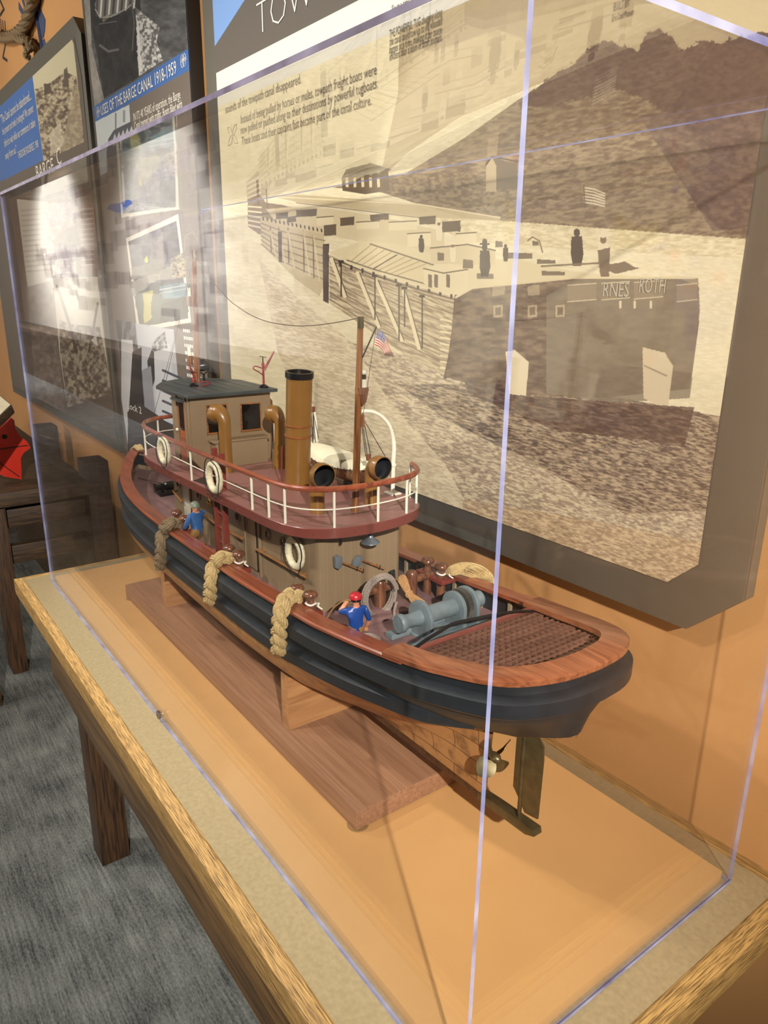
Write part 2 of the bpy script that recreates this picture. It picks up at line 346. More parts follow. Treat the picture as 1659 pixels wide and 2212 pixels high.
        if bevel:
            es = [e for e in bm.edges if len(e.link_faces) == 2 and e.calc_face_angle(0) > math.radians(40)]
            bmesh.ops.bevel(bm, geom=es, offset=bevel, segments=seg, affect='EDGES', profile=.6)
        bm.to_mesh(me); bm.free()
        me.polygons.foreach_set('use_smooth', [True] * len(me.polygons))
        me.set_sharp_from_angle(angle=math.radians(angle)); me.update()
        o = bpy.data.objects.new(name, me); C.objects.link(o)
        if parent is not None: o.parent = parent
        else: o.location = O
        return o
def thing(name, label, cat, loc=(0, 0, 0), group=None):
    o = bpy.data.objects.new(name, None); C.objects.link(o); o.location = loc; o.empty_display_size = .05
    return tag(o, label, cat, group)
def tag(o, label, cat, group=None):
    o['label'] = label; o['category'] = cat
    if group: o['group'] = group
    return o
def struct(o): o['kind'] = 'structure'; return o
def lab(o, s): o['label'] = s; return o
bpy.context.view_layer.update()

def text(name, s, x, y, z, width, size, mat, parent, extr=.0003, squeeze=True, shear=0., thin=0.):
    cu = bpy.data.curves.new(name, 'FONT'); cu.body = s; cu.size = size; cu.extrude = 0; cu.resolution_u = 2; cu.shear = shear; cu.offset = thin
    t = bpy.data.objects.new('t', cu); C.objects.link(t); bpy.context.view_layer.update()
    dg = bpy.context.evaluated_depsgraph_get(); me0 = bpy.data.meshes.new_from_object(t.evaluated_get(dg))
    vs = [v.co.copy() for v in me0.vertices]; fs = [tuple(p.vertices) for p in me0.polygons]
    bpy.data.objects.remove(t); bpy.data.curves.remove(cu); bpy.data.meshes.remove(me0)
    if not vs: return None
    x0 = min(v.x for v in vs); x1 = max(v.x for v in vs); k = width / (x1 - x0) if width else 1
    b = MB(); b.add([(x + (v.x - x0) * k, y, z + v.y) for v in vs], fs)
    return b.build(name, mat, parent, merge=False)

# ------------------------------------------------------------------ painting printed surfaces
def vnoise(x, y, seed=0):
    xi = np.floor(x).astype(np.int64); yi = np.floor(y).astype(np.int64); xf = x - xi; yf = y - yi
    def h(a, b):
        n = (a * 374761393 + b * 668265263 + seed * 1442695041) & 0xffffffff
        n = ((n ^ (n >> 13)) * 1274126177) & 0xffffffff
        return ((n ^ (n >> 16)) & 0xffff) / 65535.
    xf = xf * xf * (3 - 2 * xf); yf = yf * yf * (3 - 2 * yf)
    return (h(xi, yi) * (1 - xf) + h(xi + 1, yi) * xf) * (1 - yf) + (h(xi, yi + 1) * (1 - xf) + h(xi + 1, yi + 1) * xf) * yf
def fbm(x, y, seed=0, o=4):
    a = 0; k = 1; t = 0
    for i in range(o): a = a + k * vnoise(x * 2 ** i, y * 2 ** i, seed + i); t += k; k *= .55
    return a / t
class Cv:
    def __init__(s, U, V): s.U = U; s.V = V; s.c = np.zeros((U.size, 3))
    def _put(s, idx, col, a):
        col = np.asarray(col, float)
        if np.ndim(a) == 0: s.c[idx] = s.c[idx] * (1 - a) + col * a
        else: s.c[idx] = s.c[idx] * (1 - a[:, None]) + col * a[:, None]
    def fill(s, col): s.c[:] = col
    def inside(s, pts, fuzz=0, fs=12, seed=1):
        U, V = s.U, s.V; P = np.array(pts, float)
        idx = np.nonzero((U > P[:, 0].min() - fuzz) & (U < P[:, 0].max() + fuzz) & (V > P[:, 1].min() - fuzz) & (V < P[:, 1].max() + fuzz))[0]
        u = U[idx]; v = V[idx]
        if fuzz:
            u = u + (fbm(U[idx] / fs, V[idx] / fs, seed) - .5) * 2 * fuzz; v = v + (fbm(U[idx] / fs + 50, V[idx] / fs, seed + 9) - .5) * 2 * fuzz
        c = np.zeros(idx.size, bool); j = len(P) - 1
        for i in range(len(P)):
            yi, yj = P[i, 1], P[j, 1]
            k = (yi > v) != (yj > v)
            with np.errstate(divide='ignore', invalid='ignore'):
                c ^= k & (u < (P[j, 0] - P[i, 0]) * (v - yi) / (yj - yi + 1e-12) + P[i, 0])
            j = i
        return idx[c]
    def poly(s, pts, col, a=1., fuzz=0, fs=12, seed=1): s._put(s.inside(pts, fuzz, fs, seed), col, a)
    def line(s, pts, wd, col, a=1.):
        for p, q in zip(pts[:-1], pts[1:]):
            p = np.array(p, float); q = np.array(q, float)
            idx = np.nonzero((s.U > min(p[0], q[0]) - wd) & (s.U < max(p[0], q[0]) + wd) & (s.V > min(p[1], q[1]) - wd) & (s.V < max(p[1], q[1]) + wd))[0]
            if not idx.size: continue
            d = q - p; t = np.clip(((s.U[idx] - p[0]) * d[0] + (s.V[idx] - p[1]) * d[1]) / (d @ d + 1e-9), 0, 1)
            r = np.hypot(s.U[idx] - p[0] - t * d[0], s.V[idx] - p[1] - t * d[1])
            s._put(idx, col, np.clip(wd / 2 - r + .5, 0, 1) * a)
    def mottle(s, pts, lo, hi, su, sv, seed=3, amount=1., sharp=1., rot=0.):
        idx = s.inside(pts); u = s.U[idx]; v = s.V[idx]
        if rot: u, v = u * math.cos(rot) + v * math.sin(rot), -u * math.sin(rot) + v * math.cos(rot)
        n = np.clip((fbm(u / su, v / sv, seed) - .5) * sharp + .5, 0, 1)[:, None]
        s.c[idx] = s.c[idx] * (1 - amount) + (np.array(lo, float) * (1 - n) + np.array(hi, float) * n) * amount
def srgb2lin(c):
    c = np.clip(c / 255., 0, 1); return np.where(c <= .04045, c / 12.92, ((c + .055) / 1.055) ** 2.4)
def print_sheet(name, x0, x1, z0, z1, y, nx, nz, paint, parent, mat, gain=1., outline=None, flip=False):
    xs = np.linspace(x0, x1, nx + 1); zs = np.linspace(z0, z1, nz + 1); X, Z = np.meshgrid(xs, zs); X = X.ravel(); Z = Z.ravel()
    u, v = uv_of(X, y, Z); cv = Cv(u, v); paint(cv, X, Z)
    col = np.ones((X.size, 4)); col[:, :3] = np.clip(srgb2lin(cv.c) * gain, 0, .95)
    me = bpy.data.meshes.new(name); O = parent.location
    me.vertices.add(X.size); me.vertices.foreach_set('co', np.stack([X - O[0], np.full(X.size, y - O[1]), Z - O[2]], 1).ravel())
    i, j = np.meshgrid(np.arange(nx), np.arange(nz)); a = (j * (nx + 1) + i).ravel()
    q = np.stack([a, a + 1, a + nx + 2, a + nx + 1], 1)
    if flip: q = q[:, ::-1]
    if outline is not None:
        xc = X[q].mean(1); zc = Z[q].mean(1); q = q[outline(xc, zc)]
    nf = len(q); me.loops.add(nf * 4); me.polygons.add(nf)
    me.loops.foreach_set('vertex_index', q.ravel().astype(np.int32)); me.polygons.foreach_set('loop_start', np.arange(0, nf * 4, 4, dtype=np.int32))
    me.update(calc_edges=True)
    at = me.color_attributes.new('Print', 'FLOAT_COLOR', 'POINT'); at.data.foreach_set('color', col.ravel())
    me.materials.append(mat); o = bpy.data.objects.new(name, me); C.objects.link(o); o.parent = parent
    return o

# ================================================================== ROOM
FZ = -0.73; YW = 0.5166; CZ = 2.35
b = MB(); b.add([(-15.0, -2.7, FZ), (3.6, -2.7, FZ), (3.6, YW + .05, FZ), (-15.0, YW + .05, FZ)], [(0, 1, 2, 3)]); struct(b.build('floor', M['carpet'], origin=(0, 0, FZ)))
b = MB(); b.box(-15.0, 3.6, YW, YW + .06, FZ, CZ); struct(b.build('wall_back', M['wall'], origin=(0, YW, FZ)))
b = MB(); b.box(-15.0, 3.6, -2.76, -2.70, FZ, CZ); struct(b.build('wall_front', M['wall_dark'], origin=(0, -2.7, FZ)))
b = MB(); b.box(-15.06, -15.0, -2.76, YW + .06, FZ, CZ); struct(b.build('wall_left', M['wall'], origin=(-15.0, 0, FZ)))
b = MB(); b.box(3.6, 3.66, -2.76, YW + .06, FZ, CZ); struct(b.build('wall_right', M['wall_dark'], origin=(3.6, 0, FZ)))
b = MB(); b.box(-15.06, 3.66, -2.76, YW + .06, CZ, CZ + .05); struct(b.build('ceiling', M['dark_ceiling'], origin=(0, 0, CZ)))

# ------------------------------------------------------------------ exhibit table
T = thing('exhibit_table', 'long exhibit table with olive laminate top and golden wood edge under the acrylic case', 'table', (-.75, .22, FZ))
b = MB(); b.box(-1.575, .041, -.051, .492, -.03, 0.0); b.build('table_top', M['laminate'], T, bevel=.0006)
b = MB(); b.box(-1.512, -.009, .009, .447, -.002, .0145); b.build('display_plinth', M['plinth'], T, bevel=.0008)
def edge_ring(x0, x1, y0, y1, x2, x3, y2, y3, parent):
    # mitred moulding between inner (0,1) and outer (2,3) rectangles, chamfered section
    prof = lambda t: [(0., .0005), (.12, .0014), (.3, .0008), (.42, -.0012), (1., -.004), (1., -.036), (.94, -.046), (.0, -.046)]
    for side in ('front', 'right', 'back', 'left'):
        b = MB(); ring = []
        A = {'front': ((x0, y0), (x2, y2), (x1, y0), (x3, y2)), 'right': ((x1, y0), (x3, y2), (x1, y1), (x3, y3)),
             'back': ((x1, y1), (x3, y3), (x0, y1), (x2, y3)), 'left': ((x0, y1), (x2, y3), (x0, y0), (x2, y2))}[side]
        for (ip, op) in ((A[0], A[1]), (A[2], A[3])):
            ring.append([(ip[0] + (op[0] - ip[0]) * t, ip[1] + (op[1] - ip[1]) * t, z) for t, z in prof(0)])
        b.loft(ring, closed=True, caps=True)
        b.build('edge_moulding', M['edgewood'] if side in ('front', 'back') else M['edgewood_y'], parent, angle=25)
edge_ring(-1.575, .041, -.051, .492, -1.60, .062, -.0715, .5164, T)
b = MB(); b.box(-1.29, .03, -.066, -.040, -.140, -.0462); b.build('apron', M['apronwood'], T, bevel=.002)
b = MB(); b.box(-1.5, -.02, .44, .466, -.128, -.030); b.build('apron', M['apronwood'], T, bevel=.002)
for x0 in (-1.403, -.13):
    for y0 in (-.004, .41):
        b = MB(); b.box(x0, x0 + .075, y0, y0 + .073, FZ, -.031); b.build('leg', M['legwood'], T, bevel=.004)

# ------------------------------------------------------------------ acrylic case
L_, D_, H_ = 1.524, .4563, .8901; t_ = .0045
CA = thing('acrylic_case', 'tall clear acrylic display case with pale painted edge glow over the tugboat model', 'display case', (-L_ / 2, D_ / 2, 0.0008))
def pane(name, x0, x1, y0, y1, z0, z1, edge_faces):
    b = MB(); b.box(x0, x1, y0, y1, z0, z1)
    order = ['z0', 'z1', 'y0', 'x1', 'y1', 'x0']
    b.mi = [1 if k in edge_faces else 0 for k in order]
    return b.build(name, [M['acrylic'], M['acglow']], CA, merge=False)
Z0 = .0008
pane('front_pane', -L_, 0, 0, t_, Z0, H_, ('x0', 'x1', 'z0'))
pane('back_pane', -L_ + t_ + .0001, -t_ - .0001, D_ - t_, D_, Z0, H_, ('z0',))
pane('side_pane', -L_, -L_ + t_, t_ + .0001, D_, Z0, H_, ('z0',))
pane('side_pane', -t_, 0, t_ + .0001, D_, Z0, H_, ('y1', 'z0'))
pane('top_pane', -L_, 0, 0, D_, H_ + .0002, H_ + .0002 + t_ * 1.3, ('x1',))
b = MB(); b.box(-L_, -.0005, -.0006, -.0001, H_ + .0004, H_ + .0058); lab(b.build('top_front_edge', M['acglow_dim'], CA), 'top front edge, dim edge light painted lavender')  # thin strip coloured as the dim light along this edge
b = MB(); b.box(-L_ + .002, -.002, D_ - .0005, D_ + .0002, H_ - .0010, H_ + .0004); lab(b.build('top_back_glint', M['acglow'], CA), 'painted edge glint along the top of the back pane')  # pale strip added for the glint along the back pane top
for nm, x0, x1, y0, y1 in (('x', -L_, 0, -.0004, 0), ('y', 0, .0004, 0, D_)):
    b = MB(); b.box(x0, x1, y0, y1, Z0, Z0 + .003); lab(b.build('bottom_glint', M['acglow'], CA), 'painted glint along the bottom edge')  # pale strips painted for the highlight where the case meets the table
P = on(342, 1534, 1, -.002)
b = MB(); b.lathe([(.0, 0), (.0062, 0), (.0075, .001), (.0075, .004), (.0, .004)], (P[0], -.0002, .0135), (0, -1, 0), 20)
b.box(P[0] - .0035, P[0] + .0035, -.0048, -.0042, .0121, .0129)
b.build('screw', M['screw'], CA)

# ------------------------------------------------------------------ main wall panel
PY = .489
MP = thing('canal_tow_panel', 'large sepia barge photograph wall panel in a dark olive frame behind the case', 'wall panel', (-.8, YW, .29))
def oct_poly(x0, x1, z0, z1, c): return [(x0 + c, z0), (x1 - c * 1.05, z0), (x1, z0 + c), (x1, z1 - c), (x1 - c, z1), (x0 + c, z1), (x0, z1 - c), (x0, z0 + c)]
b = MB(); b.prism(oct_poly(-1.53, -.060, .290, 1.50, .064), 1, PY + .0015, YW - .0003); b.build('panel_frame', M['frame'], MP, bevel=.001)
CREAM = (226, 214, 176); SEP = (112, 94, 78); MID = (160, 142, 112)
def paint_main(c, X, Z):
    U, V = c.U, c.V
    c.fill(CREAM)
    all_ = [(400, -400), (1800, -400), (1800, 1400), (400, 1400)]
    # water: light at the left, dark in the shadow of the barges, mid tone in front
    c.mottle(all_, (214, 201, 164), (234, 224, 188), 12, 3.4, 5, .9, 1.6, .15)
    wt = [(560, 560), (640, 640), (760, 740), (980, 815), (1180, 850), (1500, 890), (1659, 930), (1659, 1400), (760, 1400), (700, 1000), (600, 760)]
    c.mottle(wt, (184, 166, 136), (228, 214, 178), 10, 2.8, 11, .8, 2.4, .28)
    c.mottle([(760, 740), (1240, 850), (1659, 940), (1659, 1400), (1180, 1400), (960, 1000), (850, 880)], (128, 110, 94), (214, 198, 162), 9, 2.6, 12, .75, 2.8, .30)
    c.mottle([(860, 830), (1180, 830), (1560, 900), (1560, 1100), (1350, 1110), (1150, 1000), (960, 905)], (76, 64, 58), (186, 166, 134), 11, 2.6, 13, .85, 2.6, .26)
    c.mottle([(1000, 1080), (1200, 1110), (1659, 1200), (1659, 1400), (1000, 1400)], (150, 126, 98), (222, 196, 154), 9, 2.4, 14, .8, 2.6, .32)
    # sky and far hillside
    c.poly([(870, -300), (1800, -300), (1800, 130), (1480, 110), (1180, 175), (990, 255), (880, 330), (820, 390), (860, 200)], (172, 154, 120), .85)
    hill = [(800, 408), (880, 372), (1000, 300), (1120, 215), (1200, 172), (1300, 120), (1659, 120), (1659, 520), (1250, 505), (1100, 480), (1000, 470), (900, 440)]
    c.mottle(hill, (104, 86, 70), (150, 132, 104), 15, 5, 21, 1., 2.4, -.15)
    tree = [(1120, 228), (1160, 190), (1200, 160), (1240, 140), (1275, 105), (1300, 92), (1320, 90), (1340, 102), (1380, 112), (1400, 70), (1425, 66), (1455, 84), (1470, 112), (1500, 100), (1520, 90), (1560, 95), (1600, 80), (1659, 70), (1700, 60), (1700, 300), (1550, 330), (1400, 215), (1330, 190), (1180, 230)]
    c.poly(tree, (90, 72, 64), 1., 16, 9, 4); c.mottle(tree, (78, 62, 58), (112, 92, 80), 9, 7, 22, 1., 3.0)
    c.poly(tree, (92, 74, 66), .5, 12, 10)
    c.mottle([(1380, 250), (1659, 210), (1700, 480), (1540, 500)], (84, 70, 66), (120, 100, 86), 14, 8, 23, .8, 2.5)
    # far bank, lock wall, towpath
    c.mottle([(720, 405), (850, 378), (1000, 372), (1100, 395), (1100, 470), (860, 420)], (96, 80, 62), (140, 122, 92), 8, 4, 24, .9, 3)
    c.poly([(585, 424), (640, 420), (905, 440), (1080, 470), (1080, 500), (905, 468), (640, 436)], (186, 170, 132), .9)
    c.line([(590, 425), (905, 441), (1080, 470)], 2.5, (222, 208, 168)); c.line([(640, 438), (905, 470), (1080, 500)], 2, SEP, .8)
    c.mottle([(905, 468), (1100, 478), (1260, 490), (1500, 508), (1659, 520), (1659, 560), (1240, 540), (1000, 520)], (196, 180, 140), (232, 220, 182), 12, 4, 25, .95, 2)
    # house and shed on the bank
    c.poly([(738, 388), (745, 372), (800, 362), (838, 366), (842, 412), (790, 420), (740, 412)], (96, 80, 62)); c.poly([(736, 388), (748, 366), (800, 352), (846, 366), (838, 370), (800, 362)], (70, 58, 46))
    for k in range(5): c.poly([(746 + k * 17, 384), (752 + k * 17, 383), (753 + k * 17, 404), (747 + k * 17, 405)], (206, 190, 150))
    c.poly([(1050, 352), (1062, 338), (1105, 352), (1118, 350), (1118, 408), (1060, 410), (1050, 412)], (98, 82, 66)); c.poly([(1050, 356), (1062, 338), (1072, 358), (1072, 414), (1050, 414)], (168, 150, 116))
    c.line([(1050, 356), (1063, 338), (1118, 349)], 3, (60, 50, 42))
    c.line([(880, 375), (1000, 352), (1100, 335)], 2, (150, 132, 104), .5)
    # flags on the shore
    for k in range(6): c.line([(1262, 405 + k * 6.4), (1284, 409 + k * 6.2), (1306, 418 + k * 5.6)], 2.6, (226, 214, 180))
    c.line([(1261, 400), (1264, 448)], 2, (90, 76, 62))
    # barges: far tug, second barge, near barge with stern
    c.poly([(535, 428), (560, 420), (575, 438), (640, 448), (660, 470), (640, 500), (560, 506), (536, 490)], (134, 116, 92), 1, 2)
    for k in range(5): c.line([(537, 446 + k * 10), (564, 448 + k * 11)], 3.5, (226, 214, 176))
    c.line([(556, 392), (558, 440)], 5, SEP); c.line([(575, 410), (578, 450)], 2, SEP)
    c.poly([(562, 466), (600, 480), (700, 498), (702, 610), (690, 640), (640, 604), (596, 560), (566, 530)], (196, 180, 142), 1)
    for k in range(6): c.line([(564, 482 + k * 9), (610, 500 + k * 13), (702, 520 + k * 17)], 2.2, (120, 102, 82), .8)
    for x in (584, 602, 622, 655, 676): c.line([(x, 492), (x + 2, 545 + (x - 584) * .6)], 2.2, (96, 80, 66)); c.line([(x, 500), (x + 14, 560 + (x - 584) * .5)], 4, (214, 200, 160), .8)
    c.poly([(600, 500), (609, 500), (609, 566), (602, 566)], (70, 56, 48)); c.poly([(697, 528), (711, 526), (710, 656), (698, 650)], (78, 62, 54))
    c.poly([(575, 452), (640, 446), (720, 452), (830, 470), (960, 500), (960, 560), (860, 540), (720, 510), (600, 486)], (206, 190, 152), .95)
    for (x, y, ww, hh, cc) in ((596, 462, 26, 10, 0), (640, 455, 44, 12, 0), (684, 470, 36, 16, 1), (700, 488, 26, 20, 0), (735, 472, 30, 14, 0), (770, 480, 50, 14, 1), (620, 470, 20, 8, 0), (800, 465, 40, 9, 0), (840, 480, 60, 16, 1), (880, 505, 50, 26, 1), (930, 540, 60, 46, 1), (905, 470, 36, 14, 0), (955, 480, 40, 20, 0), (985, 505, 44, 24, 1)):
        c.poly([(x, y), (x + ww, y - 3), (x + ww, y + hh), (x, y + hh + 2)], (88, 74, 60) if cc == 0 else (222, 208, 170), .9, 1.5)
        c.line([(x, y), (x + ww, y - 3)], 2, (90, 74, 60))
    for x in range(568, 700, 9): c.line([(x, 470 + (x - 568) * .2), (x + 1, 475 + (x - 568) * .2)], 3, (70, 58, 48))
    hull = [(712, 548), (760, 574), (860, 606), (960, 632), (985, 640), (985, 730), (962, 812), (900, 786), (820, 728), (712, 655)]
    c.poly(hull, (192, 176, 140)); c.mottle(hull, (134, 116, 92), (218, 204, 166), 20, 3, 31, .75, 2.6, .42)
    for k in range(7): c.line([(712, 562 + k * 14), (800, 600 + k * 17), (880, 626 + k * 20), (980, 655 + k * 23)], 2.4, (116, 98, 80), .75)
    c.line([(712, 548), (800, 584), (900, 616), (985, 640)], 6, (222, 208, 170)); c.line([(712, 556), (800, 592), (900, 624), (985, 648)], 2.5, (84, 70, 58))
    for p, q in (((716, 560), (745, 640)), ((772, 590), (818, 705)), ((812, 606), (868, 735)), ((872, 630), (905, 752))): c.line([p, q], 8, (226, 212, 172)); c.line([(p[0] + 5, p[1]), (q[0] + 5, q[1])], 2, (84, 70, 58))
    for x, y0, y1 in ((737, 565, 640), (810, 596, 690), (862, 616, 735), (874, 622, 705), (912, 640, 752)): c.line([(x, y0), (x, y1)], 3, (74, 60, 52)); c.line([(x - 4, y0), (x + 3, y0)], 6, (64, 52, 46))
    for x in range(735, 980, 24): c.line([(x, 568 + (x - 735) * .29), (x, 574 + (x - 735) * .29)], 5, (62, 52, 44))
    for k in range(9): c.line([(952, 690 + k * 13), (974, 694 + k * 13)], 4, (226, 212, 172))
    c.line([(985, 640), (978, 740), (962, 815)], 7, (84, 68, 58))
    # deck of the near barge
    c.poly([(712, 545), (780, 520), (880, 530), (960, 560), (1120, 560), (1180, 575), (1260, 590), (1440, 600), (1440, 640), (1300, 640), (1120, 615), (1030, 625), (960, 634), (860, 604), (760, 572)], (214, 200, 160))
    c.poly([(750, 560), (800, 528), (855, 550), (808, 580)], (216, 200, 158)); c.poly([(812, 582), (858, 552), (938, 575), (918, 612)], (210, 194, 152))
    for k in range(9): c.line([(760 + k * 12, 560 + k * 4 + 3), (800 + k * 15, 530 + k * 5)], 1.5, (150, 132, 102))
    c.line([(750, 562), (808, 582), (918, 613)], 2.5, (90, 76, 62)); c.line([(800, 527), (938, 573)], 3, (110, 94, 76)); c.line([(808, 580), (856, 551)], 2.5, (90, 76, 62))
    c.poly([(915, 580), (960, 565), (1010, 580), (1010, 640), (955, 632), (915, 612)], (218, 204, 166)); c.line([(915, 580), (958, 590), (1010, 582)], 2.5, (90, 74, 60))
    for x in (925, 938, 964): c.poly([(x, 592), (x + 8, 594), (x + 8, 622), (x, 620)], (110, 94, 78))
    c.poly([(930, 535), (1010, 528), (1070, 540), (1070, 572), (930, 570)], (206, 190, 152)); c.line([(930, 536), (1010, 528), (1070, 541)], 2.5, (84, 70, 58))
    for x, y, ww, hh in ((945, 545, 14, 18), (1000, 560, 22, 20), (1030, 590, 36, 12), (1070, 520, 16, 14), (1090, 545, 60, 14), (1170, 585, 50, 10), (1150, 520, 14, 10), (1160, 560, 40, 10)): c.poly([(x, y), (x + ww, y + 2), (x + ww, y + hh), (x, y + hh)], (100, 84, 70), .85)
    # people
    def man(x, y, h, dark=True, hat=True):
        k = h / 60.; cc = (58, 46, 40) if dark else (224, 210, 176)
        c.poly([(x - 8 * k, y - 45 * k), (x + 8 * k, y - 45 * k), (x + 10 * k, y - 18 * k), (x + 6 * k, y), (x - 6 * k, y), (x - 9 * k, y - 18 * k)], cc, 1, 1)
        c.line([(x, y - 52 * k), (x, y - 49 * k)], 9 * k, cc if dark else (120, 100, 80))
        if hat: c.line([(x - 7 * k, y - 56 * k), (x + 7 * k, y - 56 * k)], 3 * k, cc); c.line([(x, y - 61 * k), (x, y - 57 * k)], 8 * k, cc)
    man(1047, 598, 76); man(910, 545, 40, True, False); man(948, 520, 44, False); man(978, 566, 42, False); man(1092, 565, 40, True, False); man(1246, 575, 86, True, False); man(1303, 590, 86, False); c.poly([(1290, 540), (1318, 535), (1316, 600), (1298, 600)], (100, 84, 68), .9, 2)
    c.line([(1140, 520), (1150, 512), (1165, 520), (1172, 545)], 3, (130, 112, 86)); c.line([(1170, 575), (1300, 568)], 4, (120, 104, 82)); c.poly([(1290, 575), (1350, 565), (1380, 580), (1330, 592)], (104, 88, 70), .9, 2)
    # broad dark stern and the counter of the second boat
    stern = [(985, 642), (1020, 622), (1120, 612), (1240, 600), (1380, 600), (1470, 602), (1510, 620), (1510, 700), (1490, 840), (1300, 860), (1100, 852), (962, 815)]
    c.mottle(stern, (84, 66, 56), (132, 112, 90), 22, 9, 41, 1., 2.2)
    c.poly([(1240, 604), (1508, 600), (1512, 668), (1490, 860), (1330, 870), (1180, 850), (1180, 640)], (128, 118, 98), .8)
    c.line([(985, 642), (1020, 622), (1120, 612), (1240, 600), (1500, 600)], 5, (214, 198, 158))
    for x in (1066, 1140, 1200): c.poly([(x, 660), (x + 20, 658), (x + 20, 684), (x, 686)], (196, 180, 142), .7); c.poly([(x + 4, 664), (x + 16, 663), (x + 16, 680), (x + 4, 681)], (96, 80, 66), .8)
    for x in (1064, 1140): c.poly([(x, 618), (x + 26, 615), (x + 26, 636), (x, 640)], (190, 174, 138), .6, 2)
    c.poly([(1092, 760), (1112, 756), (1142, 782), (1136, 862), (1100, 850)], (218, 204, 168)); c.poly([(1388, 750), (1436, 762), (1454, 790), (1442, 885), (1390, 860)], (206, 190, 156)); c.line([(1392, 790), (1440, 812)], 3, (150, 132, 108))
    c.mottle([(1000, 815), (1100, 852), (1340, 870), (1500, 880), (1480, 960), (1200, 930), (1010, 850)], (70, 56, 50), (120, 100, 84), 14, 4, 42, .85, 2.5, .2)
    for r in ((1226, 612, 62), (1300, 608, 60), (1370, 606, 62), (1462, 612, 44)): c.poly([(r[0], r[1] + 4), (r[0] + r[2], r[1]), (r[0] + r[2], r[1] + 34), (r[0], r[1] + 40)], (146, 130, 104), .7); c.line([(r[0], r[1] + 40), (r[0] + r[2], r[1] + 35)], 2, (206, 190, 156)); c.line([(r[0], r[1] + 4), (r[0] + r[2], r[1])], 2, (206, 190, 156))
    for x in (1340, 1371, 1406): c.line([(x, 652), (x, 664)], 5, (220, 206, 172), .9)
    # printed title band at the top
    tb = [on(468, 152, 1, PY)[2], on(762, 15, 1, PY)[2]]; zt = sum(tb) / 2; zw = on(470, 228, 1, PY)[2]
    k = (Z > zt); c.c[k] = (96, 90, 84)
    k = (Z > zt + .055) & (X < -1.18 + (Z - zt - .055) * 3.0) & (Z > zt + .055 + (X + 1.47) * .33); c.c[k] = (120, 156, 212)
    k = (Z <= zt) & (Z > zw - .004); c.c[k] = (222, 220, 208)
def cut(xc, zc): return (xc - -.152) * (1) - (zc - .354) * 1.05 < .0
print_sheet('printed_photograph', -1.469, -.122, .345, 1.46, PY, 1500, 1200, paint_main, MP, M['print'], 1.0, cut, flip=False)
def ptext(s, p0, p1, size, mat, parent, y=PY - .0012, name='lettering', thin=0.):
    A = on(p0[0], p0[1], 1, y); B = on(p1[0], p1[1], 1, y)
    return text(name, s, A[0], y, A[2], B[0] - A[0], size, mat, parent, thin=thin)
INK = M['ink']
ptext('sounds of the towpath canal disappeared.', (487, 245), (650, 182), .025, INK, MP)
ptext('Instead of being pulled by horses or mules, towpath freight boats were', (520, 267), (813, 162), .025, INK, MP)
ptext('now pulled or pushed along to their destinations by powerful tugboats.', (520, 290), (816, 190), .025, INK, MP)
ptext('These boats and their captains fast became part of the canal culture.', (522, 314), (802, 225), .025, INK, MP)
ptext('Six at a time', (846, 26), (884, 12), .014, M['inkblack'], MP)
ptext('THE POWERFUL TUG chugging along', (841, 82), (955, 34), .017, M['inkblack'], MP)
ptext('the canal could tow up to six wooden', (841, 99), (955, 52), .017, M['inkblack'], MP)
ptext('barges at a time, making it far more', (841, 116), (954, 70), .017, M['inkblack'], MP)
ptext('efficient than a team of draft animals.', (841, 131), (955, 88), .017, M['inkblack'], MP)
ptext('BUILT BY', (1325, 24), (1360, 13), .013, INK, MP)
ptext('Erie Canal Museum', (1322, 46), (1369, 29), .010, M['inkblack'], MP)
ptext('TOW', (556, 78), (676, 22), .088, M['inkwhite'], MP, thin=-.0022)
ptext('RNES', (1302, 640), (1358, 634), .026, M['inkfaint'], MP)
ptext('ROTH', (1380, 632), (1436, 630), .026, M['inkfaint'], MP)
# small flower emblem beside the text
A = on(502, 292, 1, PY - .001); b = MB()
for a in (.5, -.5, PI - .5, PI + .5):
    pts = [(A[0] + math.cos(a) * s * .028 - math.sin(a) * q * .006, PY - .001, A[2] + (math.sin(a) * s * .028 * 1.5 + math.cos(a) * q * .006)) for s, q in ((0, 0), (.3, 1), (.65, 1.1), (1, 0), (.65, -1.1), (.3, -1), (0, 0))]
    b.tube(pts, .0008, 4)
for s in (1, -1):
    b.tube([(A[0], PY - .001, A[2]), (A[0] - .004, PY - .001, A[2] + s * .012), (A[0], PY - .001, A[2] + s * .03), (A[0] + .004, PY - .001, A[2] + s * .012), (A[0], PY - .001, A[2])], .0008, 4)
lab(b.build('flower_emblem', M['inkfaint'], MP), 'small grey line drawing of a four-petal flower')

